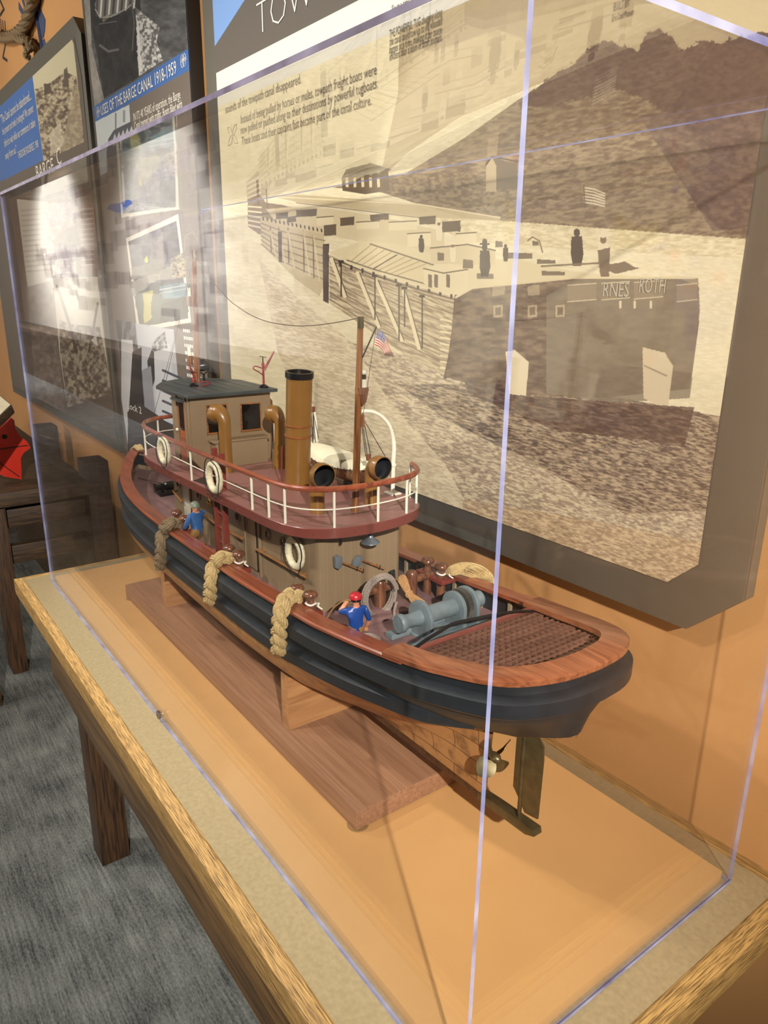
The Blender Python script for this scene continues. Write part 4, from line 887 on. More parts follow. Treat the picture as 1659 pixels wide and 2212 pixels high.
for v_ in (0, .06, .14, .24, .35, .47, .6, .72, .83, .92, .97, 1):
    A = W1.copy(); zz = []
    for i in range(NS):
        x, b1 = W1[i]
        n_ = float(np.interp(x, [-1.47, -1.38, -1.2, -.7, -.52, -.42, -.34, -.27, -.22], [1.0, 1.15, 1.5, 1.7, 1.5, 1.05, .7, .5, .38]))
        A[i, 1] = max(b1 * (1 - v_ ** n_) ** (1 / n_), .0045 if 0 < i < NS - 1 else 0); zz.append(zlow(x) * (1 - v_) + zkeel(x) * v_)
    rows.append(ring(A, zz, -.0003))
b.loft(rows, closed=True); b.build('copper_bottom', M['copper'], TG, angle=50)
b = MB(); b.box(-1.33, -.215, YC - .0055, YC + .0055, .0892, .0995); b.build('keel', M['keelcopper'], TG, bevel=.001)
def band(A, zf, d, h, z0, i0, i1, name, mat, closed=False, bev=.003):
    # rectangular moulding following a half outline on both sides
    idx = list(range(i0, i1)); outer = offs(A, d); inner = offs(A, -.006); objs = []
    sec = []
    def S(i, sg, tp=1.):
        zz = (zf(A[i, 0]) if callable(zf) else zf[i]) + z0; o = inner[i] + (outer[i] - inner[i]) * tp; k = .35 * h
        return [(inner[i, 0], YC + sg * inner[i, 1], zz + h / 2), (o[0] * .7 + inner[i, 0] * .3, YC + sg * (o[1] * .7 + inner[i, 1] * .3), zz + h / 2), (o[0], YC + sg * o[1], zz + h / 2 - k * .5), (o[0], YC + sg * o[1], zz - h / 2 + k * .5), (o[0] * .75 + inner[i, 0] * .25, YC + sg * (o[1] * .75 + inner[i, 1] * .25), zz - h / 2), (inner[i, 0], YC + sg * inner[i, 1], zz - h / 2)]
    b = MB()
    if closed:
        rr = [S(i, -1) for i in idx] + [S(i, 1) for i in idx[-2:0:-1]]; rr.append(rr[0]); b.loft(rr, closed=True)
    else:
        tp = lambda j: min(1, (j + .3) / 6)
        rr = [S(i, -1, tp(j)) for j, i in enumerate(idx)] + [S(i, 1, tp(len(idx) - 2 - j)) for j, i in enumerate(idx[-2::-1])]; b.loft(rr, closed=True, caps=True)
    return b.build(name, mat, TG, angle=40)
band(Bt, sheer, .0135, .024, -.024, 0, NS, 'rub_rail', M['black'], closed=True)
mid = Bm * .45 + W1 * .55; midz = [(sheer(Bm[i, 0]) - .045) * .45 + zlow(W1[i, 0]) * .55 for i in range(NS)]
i17 = int(np.argmin(np.abs(mid[:, 0] + .165)))
band(mid, midz, .0105, .022, 0, i17, NS, 'rub_rail', M['black'])
# cap rails
def cap(i0, i1, wd, zb, zt, name, mat, over=.0035):
    o_ = offs(O_, over); n_ = offs(O_, -wd); b = MB(); ids = list(range(i0, i1))
    def S(i, sg):
        z = sheer(O_[i, 0]); r_ = .0018
        return [(n_[i, 0], YC + sg * n_[i, 1], z + zb), (n_[i, 0], YC + sg * n_[i, 1], z + zt), (o_[i, 0] * .92 + n_[i, 0] * .08, YC + sg * (o_[i, 1] * .92 + n_[i, 1] * .08), z + zt), (o_[i, 0], YC + sg * o_[i, 1], z + zt - r_), (o_[i, 0], YC + sg * o_[i, 1], z + zb)]
    if ids[-1] == NS - 1: rr = [S(i, -1) for i in ids] + [S(i, 1) for i in ids[-2::-1]]
    else: rr = [S(i, -1) for i in ids[::-1]] + [S(i, 1) for i in ids[1:]]
    b.loft(rr, closed=True, caps=True); return b.build(name, mat, TG, angle=40)
iC = int(np.argmin(np.abs(O_[:, 0] + .236)))
cap(iC, NS, .021, -.0015, .0035, 'cap_rail', M['cap']); lab(cap(0, iC + 4, .027, .0005, .0075, 'stern_cap', M['sterncap']), 'broad orange varnished cap around the stern')
# main deck and bulwark
ins = offs(O_, -.0085); b = MB(); rr = [[(x, YC - bb, zdeck(x)), (x, YC, zdeck(x) + .002), (x, YC + bb, zdeck(x))] for x, bb in ins[1:-1]]
b.loft(rr); b.build('main_deck', M['maindeck'], TG)
b = MB(); b.loft([ring(ins, sheer, -.002), ring(ins, zdeck, -.001)], closed=True)
for i in range(6, NS - 8, 3):
    x, bb = ins[i]
    for sg in (-1, 1): b.box(x - .0028, x + .0028, YC + sg * (bb + .001) - (0 if sg < 0 else .0062), YC + sg * (bb + .001) + (.0062 if sg < 0 else 0), zdeck(x), sheer(x) - .0005)
b.build('bulwark', M['bulwark'], TG)
# foredeck hatch and windlass
b = MB(); b.box(-1.225, -1.115, YC - .045, YC + .045, zdeck(-1.17), zdeck(-1.17) + .006); b.build('fore_hatch', M['maindeck'], TG, bevel=.001)
zb = zdeck(-1.27); b = MB(); b.box(-1.29, -1.245, YC - .03, YC + .03, zb, zb + .006); b.lathe([(.0, -.034), (.010, -.034), (.007, -.026), (.007, -.012), (.010, -.008), (.010, .008), (.007, .012), (.007, .026), (.010, .034), (0, .034)], (-1.268, YC, zb + .018), (0, 1, 0), 16)
for s in (-1, 1): b.box(-1.276, -1.26, YC + s * .018 - .002, YC + s * .018 + .002, zb, zb + .026)
lab(b.build('windlass', M['blackgloss'], TG, bevel=.0006), 'black foredeck windlass')
b = MB(); b.tube([(-1.29, YC - .01, zb + .02), (-1.40, YC - .028, zb + .012)], .0013, 6); b.build('anchor_chain', M['wire'], TG)
# stern grating
GI = offs(O_, -.0265); gx = [g for g in GI if g[0] > -.252]
def halfw(x): return float(np.interp(x, GI[:60, 0][::-1], GI[:60, 1][::-1]))
def xlim(y):
    k = GI[:, 1] >= abs(y); return float(GI[k, 0].max()) if k.any() else None
gz = lambda x: sheer(x) - .0005
b = MB(); x = -.246
while x < -.098:
    h = halfw(x) - .001
    if h > .004: b.box(x - .0014, x + .0014, YC - h, YC + h, gz(x) - .0034, gz(x))
    x += .0098
y = -.100
while y < .101:
    xm = xlim(y)
    if xm and xm > -.24: b.bar((-.247, YC + y, gz(-.247) - .0018), (xm - .001, YC + y, gz(xm) - .0018), .0028, .0030)
    y += .0098
b.build('stern_grating', wood('grating_wood', (86, 56, 44), (120, 84, 68), 1, 120, 10, .4), TG, merge=False)
b = MB(); h = halfw(-.25); b.box(-.2535, -.247, YC - h, YC + h, gz(-.25) - .024, gz(-.25) + .003); b.build('grating_coaming', M['deckedge'], TG, bevel=.0006)
b = MB(); b.tube(smooth_path([on(u, v, 0, -.244) for u, v in ((883, 1412), (902, 1396), (924, 1380), (952, 1363), (980, 1347), (1015, 1339), (1049, 1332), (1100, 1323), (1140, 1320), (1182, 1322))]), .0021, 8); lab(b.build('tow_beam', M['blackgloss'], TG), 'curved black tow beam across the stern')
# propeller, rudder, skeg
b = MB(); b.prism([(-.222, .089), (-.222, .100), (-.190, .103), (-.128, .106), (-.126, .098), (-.140, .092)], 1, YC - .007, YC + .007); b.build('skeg', M['brass'], TG, bevel=.001)
b = MB(); b.prism([(-.169, .228), (-.134, .2235), (-.1285, .217), (-.127, .2), (-.128, .119), (-.148, .115), (-.158, .128), (-.169, .140)], 1, YC - .0013, YC + .0013); b.tube([(-.157, YC, .104), (-.157, YC, .232)], .0028, 10); b.build('rudder', M['brass'], TG, bevel=.0004)
PR = None
b = MB(); b.lathe([(.0, 0), (.0045, 0), (.0065, .006), (.006, .014), (.003, .018), (0, .019)], (-.212, YC, .160), (1, 0, 0), 16); b.tube([(-.235, YC, .158), (-.210, YC, .160)], .0045, 10); PR = b.build('propeller', M['brass'], TG)
for k in range(4):
    a = .5 + k * PI / 2; r_ = Vector((0, math.cos(a), math.sin(a))); t_v = Vector((0, -math.sin(a), math.cos(a))); c0 = Vector((-.203, YC, .160)); rr = []
    for q in range(9):
        u_ = q / 8; wd = .0135 * math.sin(PI * (u_ * .86 + .1)) ** .7; tw = .95 - .5 * u_; dv = Vector((math.sin(tw), 0, 0)) + t_v * math.cos(tw); c1 = c0 + r_ * (.004 + .026 * u_); nn = dv.cross(r_) * .0007
        rr.append([c1 - dv * wd - nn * .2, c1 - nn, c1 + dv * wd - nn * .2, c1 + dv * wd + nn * .2, c1 + nn, c1 - dv * wd + nn * .2])
    b = MB(); b.loft(rr, closed=True, caps=True); b.build('blade', M['brass'], PR)

# ================================================================== DECKHOUSE
DW = .074; HX0, HX1 = -1.045, -.490
def rrect(x0, x1, y0, y1, r, n=5):
    out = []
    for cx, cy, a0 in ((x1 - r, y1 - r, 0), (x0 + r, y1 - r, PI / 2), (x0 + r, y0 + r, PI), (x1 - r, y0 + r, 1.5 * PI)):
        for i in range(n + 1): a = a0 + PI / 2 * i / n; out.append((cx + r * math.cos(a), cy + r * math.sin(a)))
    return out
b = MB(); b.prism(rrect(HX0, HX1, YC - DW, YC + DW, .012), 2, .2505, .386); DH = b.build('deckhouse', M['house'], TG, angle=30)
for sg in (-1, 1):
    for x, z in ((-1.008, .343), (-.910, .342), (-.748, .343), (-.641, .342), (-.592, .342)):
        b = MB(); b.lathe([(.0058, -.0008), (.0100, -.0008), (.0104, .0006), (.0098, .0018), (.0072, .0022), (.0060, .0012), (.0058, -.0008)], (x, YC + sg * DW, z), (0, sg, 0), 28); ph = b.build('porthole', M['ring_brown'], DH)
        b = MB(); b.lathe([(0, 0), (.0059, 0), (.0059, .0005), (0, .0005)], (x, YC + sg * DW, z), (0, sg, 0), 20); b.build('glass', M['darkglass'], ph)
yn = YC - DW
b = MB(); b.lathe([(0, 0), (.009, 0), (.009, .0015), (.005, .0025), (.004, .005), (0, .006)], (-.862, yn, .340), (0, -1, 0), 20); lab(b.build('brass_bell', plain('polished_brass', (190, 150, 80), .25, .9), DH), 'round brass wall fitting')
b = MB(); b.box(-.986, -.948, yn - .0015, yn + .001, .262, .374); b.box(-.982, -.952, yn - .0025, yn - .0015, .268, .312); b.box(-.982, -.952, yn - .0025, yn - .0015, .318, .368); lab(b.build('door', M['graydoor'], DH, bevel=.0005), 'pale grey side door')
b = MB(); b.box(-.947, -.9445, yn - .003, yn, .262, .376); b.build('door_post', M['turned'], DH)
b = MB(); b.box(-.716, -.668, yn - .0008, yn + .001, .266, .384); DD = b.build('doorway_shade', M['blackgloss'], DH)  # flat black panel stands for the shade inside the open doorway
b = MB(); b.box(-.716, -.6815, yn - .0022, yn - .0008, .268, .382); b.build('door_leaf', M['housetrim'], DD, bevel=.0004)
for x in (-.718, -.667): b = MB(); b.box(x - .0022, x + .0022, yn - .004, yn, .262, .384); b.build('door_post', M['housetrim'], DH, bevel=.0004)
def railbar(p, q, name='hand_rail'):
    yb = yn - .008; A = on(p[0], p[1], 1, yb); B2 = on(q[0], q[1], 1, yb); b = MB(); b.tube([A, B2], .0022, 8)
    n = 3 if abs(A[0] - B2[0]) > .09 else 2
    for i in range(n):
        t = .08 + .84 * i / (n - 1); c0 = Vector(A).lerp(Vector(B2), t); b.tube([c0 + Vector((0, .009, 0)), c0 - Vector((0, .002, 0))], .0016, 6); b.tube([c0 + Vector((0, 0, -.003)), c0 + Vector((0, 0, .004))], .0014, 6)
    b.build(name, plain('brown_bronze', (150, 104, 58), .35, .3) if name == 'hand_rail' else M['housetrim'], DH)
railbar((555, 1187), (661, 1247)); railbar((493, 1147), (524, 1164)); railbar((433, 1107), (466, 1131)); railbar((374, 1060), (392, 1083))
# aft wall lamp and hook
xw = HX1
P = on(800, 1166, 0, xw + .016); b = MB(); b.tube([(xw + .006, P[1] - .003, .385), (xw + .014, P[1] - .001, .374), (xw + .016, P[1], P[2] + .008)], .0018, 8); LP = b.build('deck_lamp', M['blackgloss'], TG)
b = MB(); b.lathe([(.0015, .010), (.0035, .008), (.0045, .004), (.0135, -.003), (.0138, -.004), (.004, .002), (.0015, .006)], (P[0], P[1], P[2]), (0, 0, 1), 24); b.build('lamp_shade', M['steel'], LP)
b = MB(); b.sphere((P[0], P[1], P[2] - .004), .0045); b.build('bulb', plain('frosted_bulb_glass', (206, 206, 200), .1), LP)
P = on(735, 1162, 0, xw + .008); b = MB(); b.tube([(xw + .01, P[1], .386), (xw + .009, P[1], .366)], .002, 8); b.build('wall_hook', M['blackgloss'], TG)

# ================================================================== BOAT DECK
BD = [(-.447, 0), (-.449, .030), (-.457, .064), (-.472, .090), (-.496, .108), (-.53, .1175), (-.60, .1215), (-.8, .1225), (-1.0, .1215), (-1.06, .117), (-1.10, .107), (-1.135, .086), (-1.158, .052), (-1.166, 0)]
def zbd(x): return float(np.interp(x, [-1.17, -1.03, -.9, -.7, -.53, -.44], [.389, .3915, .393, .398, .400, .400]))
NB = 90; B_o = resample(BD, NB)
def ringb(A, dz):
    near = [(x, YC - bb, zbd(x) + dz) for x, bb in A]; return near + [(p[0], 2 * YC - p[1], p[2]) for p in near[-2:0:-1]]
b = MB(); b.m = 1; b.loft([ringb(offs(B_o, -.002), -.0150), ringb(B_o, -.0140), ringb(B_o, -.0008), ringb(offs(B_o, -.0008), 0)], closed=True); b.m = 0
A = offs(B_o, -.0008)
for dz in (0, -.0148):
    b.loft([[(x, YC - bb, zbd(x) + dz), (x, YC, zbd(x) + dz), (x, YC + bb, zbd(x) + dz)] for x, bb in A])
b.build('boat_deck', [M['deckred'], M['deckedge']], TG, angle=40)
b = MB()
for i in range(4, NB - 4, 6):
    x, bb = B_o[i]; T_ = (B_o[i + 1] - B_o[i - 1]); T_ /= np.hypot(*T_); nrm = Vector((-T_[1], -abs(T_[0]), 0)) if True else None
    nrm = Vector((abs(T_[1]) * (1 if x > -.8 else -1), -abs(T_[0]), 0)); b.lathe([(0, 0), (.0011, 0), (.0009, .0007), (0, .0008)], (x, YC - bb, zbd(x) - .008), nrm, 8)
b.build('rim_screws', M['brass'], TG)['kind'] = 'stuff'
b = MB(); q = [on(u, v, 2, .3975) for u, v in ((419, 1036), (440, 1028), (470, 1034), (467, 1049), (445, 1046))]; b.prism([(p[0], p[1]) for p in q], 2, .3935, .3962); b.build('deck_opening_shade', M['blackgloss'], TG)  # thin black sheet painted for the dark inside the ladder opening
# hand rail around the boat deck
RA = offs(B_o, -.0045); zr = lambda x: float(np.interp(x, [-1.17, -1.03, -.8, -.53, -.44], [.4475, .449, .450, .4535, .4545]))
iA = int(np.argmin(np.abs(RA[:, 0] + .505)))
near_ = [(x, YC - bb) for x, bb in RA]; i_far = [i for i in range(NB) if RA[i, 0] > -.522]; f_end = [i for i in range(NB) if RA[i, 0] < -1.07]
pth = [(RA[i, 0], YC + RA[i, 1]) for i in i_far[::-1]] + near_[1:] + [(RA[i, 0], YC + RA[i, 1]) for i in f_end[::-1][1:]]
HR = thing  # placeholder name reuse guard
b = MB(); b.tube([(x, y, zr(x)) for x, y in pth], .0042, 10); HRo = b.build('railing', M['cap'], TG)
b = MB(); b.tube([(x, y, zr(x) - .0285) for x, y in pth], .0010, 6); b.build('railing_wire', M['white'], HRo)
bases = [(315, 960), (323, 983), (417, 1037), (540, 1102), (577, 1120), (616, 1132), (728, 1138), (816, 1127), (879, 1110), (899, 1088)]
for (u, v) in bases:
    z = .397
    for _ in range(3): q = on(u, v, 2, z); z = zbd(q[0])
    i = int(np.argmin(np.hypot(RA[:, 0] - q[0], RA[:, 1] - abs(q[1] - YC)))); x, y = RA[i, 0], YC + (RA[i, 1] if q[1] > YC else -RA[i, 1])
    b = MB(); b.tube([(x, y, z - .0005), (x, y, zr(x) - .001)], .0019, 8); b.build('stanchion', M['white'], HRo)
for x in (-.521,): b = MB(); y = YC + float(np.interp(x, B_o[:, 0][::-1], B_o[:, 1][::-1])) - .0045; b.tube([(x, y, zbd(x)), (x, y, zr(x))], .0019, 8); b.build('stanchion', M['white'], HRo)

# ================================================================== WHEELHOUSE
WX, WW = -.910, .0795; zt = .5215
wp = [(WX, YC - WW), (-1.0, YC - WW), (-1.045, YC - .052), (-1.06, YC), (-1.045, YC + .052), (-1.0, YC + WW), (WX, YC + WW)]
b = MB(); b.prism(wp, 2, .3925, zt); WH = b.build('wheelhouse', M['housetrim'], TG, bevel=.0006, angle=30)
b = MB(); rf = [(-.896, YC - .0885), (-1.052, YC - .0885), (-1.10, YC - .060), (-1.128, YC - .02), (-1.128, YC + .02), (-1.10, YC + .060), (-1.052, YC + .0885), (-.896, YC + .0885)]
b.prism(rf, 2, zt, zt + .0065); RO = b.build('roof', M['roof'], WH, bevel=.001)
b = MB()
for k in range(-3, 4): y = YC + k * .0235 + .004; b.box(-1.12 + abs(k) * .017, -.897, y - .0006, y + .0006, zt + .0060, zt + .0068)
b.build('roof_seams', M['blackgloss'], RO)
def px_panel(name, corners, ax, val, mat, parent, d=.0008, out=1, depth=.0006):
    q = [on(u, v, ax, val) for u, v in corners]; pr = [(p[1], p[2]) if ax == 0 else (p[0], p[2]) for p in q]
    ys = [p[0] for p in pr]; zs = [p[1] for p in pr]; y0, y1 = sum(sorted(ys)[:2]) / 2, sum(sorted(ys)[2:]) / 2; z0, z1 = sum(sorted(zs)[:2]) / 2, sum(sorted(zs)[2:]) / 2
    b = MB()
    if ax == 0: b.box(val - depth, val + d, y0, y1, z0, z1)
    else: b.box(y0, y1, val - d, val + depth, z0, z1)
    return b.build(name, mat, parent), (y0, y1, z0, z1)
for crn in (((522, 873), (561, 872), (561, 926), (522, 928)), ((448, 876), (489, 875), (489, 932), (449, 934))):
    o, (y0, y1, z0, z1) = px_panel('window', crn, 0, WX, M['darkglass'], WH, d=.0006)
    b = MB()
    for bx in ((y0 - .0022, y0, z0, z1), (y1, y1 + .0022, z0, z1), (y0 - .0022, y1 + .0022, z1, z1 + .002), (y0 - .003, y1 + .003, z0 - .0035, z0)): b.box(WX - .0005, WX + .0022, *bx)
    b.build('window_frame', M['handle'], o, bevel=.0003)
ys = YC - WW; x0, x1 = -.966, -.936
b = MB(); b.box(x0 - .002, x1 + .002, ys - .0012, ys + .0005, .4005, .512); DR = b.build('door', wood('wheelhouse_door_wood', (134, 66, 32), (176, 98, 52), 2, 150, 10, .35, coat=.3), WH, bevel=.0004)
b = MB(); b.box(x0 + .005, x1 - .004, ys - .0018, ys - .001, .458, .508); b.build('door_glass', M['darkglass'], DR)
b = MB(); b.box(x0 + .005, x1 - .004, ys - .002, ys - .001, .408, .446); b.build('door_panel', M['sterncap'], DR)
b = MB(); b.sphere((x0 - .004, ys - .004, .456), .003); b.build('door_knob', M['white'], DR)
for x in (x0 - .006, x1 + .005, -.915): b = MB(); b.box(x - .0022, x + .0022, ys - .003, ys, .395, zt); b.build('corner_post', M['housetrim'], WH, bevel=.0004)
b = MB(); b.prism([(x0 - .008, .512), (x1 + .008, .512), (x1 + .008, .5155), (x0 - .008, .5155)], 1, ys - .012, ys); b.build('door_hood', M['roof'], WH)
b = MB(); b.box(WX - .001, -.886, YC - .046, YC + .058, .3925, .4395); LK = b.build('bench_locker', M['housetrim'], WH, bevel=.0008)
b = MB(); b.box(WX - .001, -.883, YC - .050, YC + .062, .4395, .4425); b.build('locker_lid', M['housetrim'], LK, bevel=.0006)
b = MB(); b.box(-1.0, -.93, YC + WW, YC + WW + .0015, .40, .512); b.build('side_screen', M['turned'], WH)
b = MB(); b.prism([(YC + WW + .002, .42), (YC + WW + .014, .42), (YC + WW + .014, .500), (YC + WW + .010, .505), (YC + WW + .002, .505)], 0, -.935, -.928)
lab(b.build('door_leaf', M['turned'], WH), 'open brown door leaf on far side')
# monitors, searchlight
def monitor(x, basepx, topz, nozzle, loop, zb_=None):
    B0 = Vector(on(basepx[0], basepx[1], 2, zt + .0068)); x = B0.x; b = MB()
    b.tube([B0 + Vector((0, 0, .004)), (B0.x, B0.y, topz - .012)], .0021, 8); b.lathe([(.0030, 0), (.0030, .004), (.0024, .005)], (B0.x, B0.y, topz - .018), (0, 0, 1), 10)
    n0, n1 = [Vector(on(u, v, 0, x)) for u, v in nozzle]; b.tube([n0, n0.lerp(n1, .75), n1], [.0026, .0018, .0012], 8)
    b.tube(smooth_path([Vector(on(u, v, 0, x)) + Vector((dx, 0, 0)) for u, v, dx in loop]), .0011, 6); mo = b.build('fire_monitor', M['monitor'], RO)
    b = MB(); b.lathe([(.0085, 0), (.0088, .002), (.0066, .004), (.003, .0062), (.0, .0065)], (B0.x, B0.y, zt + .0066), (0, 0, 1), 18); b.build('monitor_base', M['blackgloss'], mo)
    b = MB(); b.tube([(B0.x, B0.y, topz - .012), (B0.x, B0.y, topz - .002)], .0010, 6); b.lathe([(.0, 0), (.0068, 0), (.0068, .0012), (0, .0012)], (B0.x, B0.y, topz - .002), (0, .2, 1), 14); b.build('hand_wheel', M['blackgloss'], mo)
monitor(-.9, (570, 837), .5865, ((571, 799), (592, 759)), ((570, 797, 0), (552, 791, .0), (545, 796, .004), (556, 803, .006), (567, 810, .0), (570, 818, 0)))
monitor(-.98, (419, 834), .556, ((421, 817), (407, 784)), ((424, 826, .006), (440, 823, .012), (449, 826, .01), (438, 831, .008), (420, 837, .006)))
q = on(441, 822, 2, zt + .0065); B0 = Vector(q); b = MB(); b.lathe([(.003, 0), (.002, .006), (.002, .012)], B0, (0, 0, 1), 10)
b.tube([B0 + Vector((0, 0, .012)), B0 + Vector((0, -.009, .018)), B0 + Vector((0, -.010, .028))], .0012, 6); b.tube([B0 + Vector((0, 0, .012)), B0 + Vector((0, .009, .018)), B0 + Vector((0, .010, .028))], .0012, 6)
b.lathe([(.0, -.011), (.0095, -.011), (.0103, -.008), (.0103, .008), (.0090, .011), (0, .011)], B0 + Vector((0, 0, .029)), (.35, 1, .12), 20); b.box(B0.x - .004, B0.x + .004, B0.y - .006, B0.y + .004, B0.z + .038, B0.z + .0425); b.build('searchlight', M['blackgloss'], RO)

# ================================================================== FUNNEL, COWLS, MASTS
fx, fy = -.676, YC
b = MB(); ax_ = Vector((.016, 0, .192)).normalized(); b.lathe([(.0205, 0), (.0203, .18), (.0203, .185)], (fx, fy, .3955), ax_, 40); FN = b.build('funnel', M['mustard'], TG, angle=50)
top = Vector((fx, fy, .3955)) + ax_ * .183
b = MB(); b.lathe([(.0204, 0), (.0222, .0), (.0222, .009), (.0186, .009), (.0186, -.02), (.0, -.02)], top, ax_, 40); b.build('funnel_cap', M['blackgloss'], FN, angle=30)
for v in (927, 951):
    z = on(646, v, 1, YC - .02)[2]; c0 = Vector((fx, fy, .3955)) + ax_ * (z - .3955); b = MB(); b.lathe([(.0203, -.0012), (.0218, -.0008), (.0218, .0008), (.0203, .0012)], c0, ax_, 36); b.build('funnel_band', plain('copper_brown_band', (150, 88, 52), .35, .3), FN)
b = MB(); b.tube([(fx - .014, fy - .0215, .396), (fx - .008, fy - .0215, .468)], .0015, 8); b.build('steam_pipe', M['ladder'], FN)
def cowl(bx, by, h, r0, R, d, name='ventilator_cowl', base=None, zb0=None):
    z0 = zb0 if zb0 is not None else zbd(bx) - .001; D = Vector(d).normalized(); P0 = Vector((bx, by, z0)); path = []; rad = []
    rb = R * .95; hs = h - rb * 1.1
    for i in range(7): t = i / 6; path.append(P0 + Vector((0, 0, hs * t))); rad.append((base or r0) * (1 - t) ** 1.2 + r0 * (1 - (1 - t) ** 1.2))
    top_ = path[-1]
    for i in range(1, 12):
        t = i / 11; a = t * PI / 2; path.append(top_ + D * (rb * (1 - math.cos(a))) + Vector((0, 0, rb * 1.1 * math.sin(a)))); rad.append(r0 + (R - r0) * min(1, t * 1.1) ** 1.7)
    e = path[-1]; path += [e + D * R * .25, e + D * R * .5]; rad += [R, R * .97]
    b = MB(); b.tube(path, rad, 28, cap=False); co_ = b.build(name, M['mustard'], TG, angle=60)
    b = MB(); i_p = path[::-1][:15]; i_r = [q_ * .93 for q_ in rad[::-1][:15]]; b.tube(i_p, i_r, 28, cap=False); b.lathe([(i_r[-1] * 1.02, 0), (0, .0001)], i_p[-1], (0, 0, 1), 28)
    b.build('cowl_mouth', M['blackmatte'], co_)
    n = 28; A_ = D; X = A_.orthogonal().normalized(); Y = A_.cross(X); b = MB(); b.tube([path[-1] + (X * math.cos(2 * PI * k / n) + Y * math.sin(2 * PI * k / n)) * R * .95 for k in range(n)], R * .035, 6, closed=True); b.build('cowl_lip', M['mustard'], co_)
q = on(686, 1108, 2, .4); cowl(q[0] - .004, q[1] + .002, .0600, .0107, .0178, (1, -.12, 0))
q = on(806, 1091, 2, .4); cowl(q[0] - .004, q[1], .0615, .0107, .0175, (1, .08, 0))
q = on(487, 1018, 2, .396); cowl(q[0], q[1] + .003, .104, .0108, .0165, (-1, -.35, 0), zb0=.3935)
q = on(607, 1008, 2, .396); cowl(q[0], q[1] + .001, .096, .0098, .0162, (-1, -.2, 0), base=.0165, zb0=.3945)
# aft mast
MA, MT = Vector((-.508, YC, .399)), Vector((-.495, YC, .672))
b = MB(); b.tube([MA, MA.lerp(MT, .5), MT], [.0054, .0049, .0040], 12); MS = b.build('aft_mast', M['mastwood'], TG)
b = MB(); b.tube([MT - Vector((0, 0, .012)), MT + Vector((0, 0, .003))], .0046, 10); b.build('mast_cap', M['brass'], MS)
b = MB(); c0 = MA.lerp(MT, .665); b.prism([(c0.y + .002, c0.z - .026), (c0.y + .009, c0.z - .020), (c0.y + .013, c0.z - .004), (c0.y + .013, c0.z), (c0.y - .004, c0.z)], 0, c0.x - .004, c0.x + .006); b.build('lantern_bracket', M['turned'], MS, bevel=.0005)
b = MB(); b.lathe([(.0, 0), (.0042, 0), (.0042, .009), (.003, .010), (.003, .018), (.0042, .019), (.0036, .023), (0, .024)], (c0.x, c0.y + .0085, c0.z), (0, 0, 1), 14); b.build('lantern', M['white'], MS)
b = MB(); b.lathe([(.0033, .011), (.0033, .0175)], (c0.x, c0.y + .0085, c0.z), (0, 0, 1), 14); b.build('lantern_lens', M['darkglass'], MS)
G0, G1 = Vector(on(783, 772, 1, YC + .002)), Vector(on(813, 706, 1, YC + .004)); b = MB(); b.tube([G0, G1], .0011, 6); b.build('gaff', M['ropeblack'], MS)
b = MB(); b.tube([MT, G1], .0006, 5); b.tube([G1, Vector(on(783, 905, 1, YC + .02))], .0004, 5); b.build('halyard', M['wire'], MS)
# flag
topE = [(816, 713), (826, 718), (834, 728), (839, 745), (846, 760), (852, 772)]; botE = [(809, 745), (817, 748), (824, 754), (829, 760), (829, 766), (831, 768)]
nu, nv = 72, 52; gx_ = np.linspace(0, 1, nu + 1); vs = []; cl = []
def lerp_poly(P, t): P = np.array(P, float); s = np.linspace(0, 1, len(P)); return np.array([np.interp(t, s, P[:, 0]), np.interp(t, s, P[:, 1])])
for j in range(nv + 1):
    for i in range(nu + 1):
        t = gx_[i]; h = j / nv; p = lerp_poly(topE, t) * (1 - h) + lerp_poly(botE, t) * h
        vs.append(on(p[0], p[1], 1, YC + .004 + .004 * math.sin(t * 7)))
        st = int(h * 12.999); c_ = (178, 44, 44) if st % 2 == 0 else (226, 214, 196)
        if t < .42 and h < 7 / 13:
            c_ = (46, 60, 120); fx_ = (t / .42 * 8) % 1; fy_ = (h / (7 / 13) * 6) % 1
            if abs(fx_ - .5) < .22 and abs(fy_ - .5) < .22: c_ = (220, 216, 210)
        cl.append(c_)
fb = MB(); fb.add(vs, [(j * (nu + 1) + i, j * (nu + 1) + i + 1, (j + 1) * (nu + 1) + i + 1, (j + 1) * (nu + 1) + i) for j in range(nv) for i in range(nu)])
fl = fb.build('flag', M['print'], MS, merge=False); at = fl.data.color_attributes.new('Print', 'FLOAT_COLOR', 'POINT'); cc = np.ones((len(vs), 4)); cc[:, :3] = srgb2lin(np.array(cl, float)); at.data.foreach_set('color', cc.ravel())
lab(fl, 'small stars and stripes flag')
# fore mast
FA, FT = Vector((-1.064, YC, zt + .006)), Vector((-1.041, YC, .770)); b = MB(); b.tube([FA, FA.lerp(FT, .5), FT], [.0062, .0058, .0044], 12); FM = b.build('fore_mast', M['mastwood'], TG)
b = MB(); b.tube([FT - Vector((0, 0, .012)), FT + Vector((0, 0, .004))], .005, 10); b.build('mast_cap', M['brass'], FM)
for v in (640, 768):
    q = Vector(on(409, v, 1, YC)); b = MB(); b.tube([q, q + Vector((0, 0, .016))], .0032, 8); b.build('lantern', M['white'], FM)
    b = MB(); b.box(q.x - .004, q.x + .008, q.y - .004, q.y + .004, q.z - .018, q.z); b.build('lantern_bracket', M['mastwood'], FM, bevel=.0005)
b = MB(); b.tube([FA + Vector((.008, .0, 0)), FA.lerp(FT, .45) + Vector((.008, 0, 0)), FA.lerp(FT, .62) + Vector((.004, 0, 0))], .003, 8); b.build('topmast_heel', M['turned'], FM)
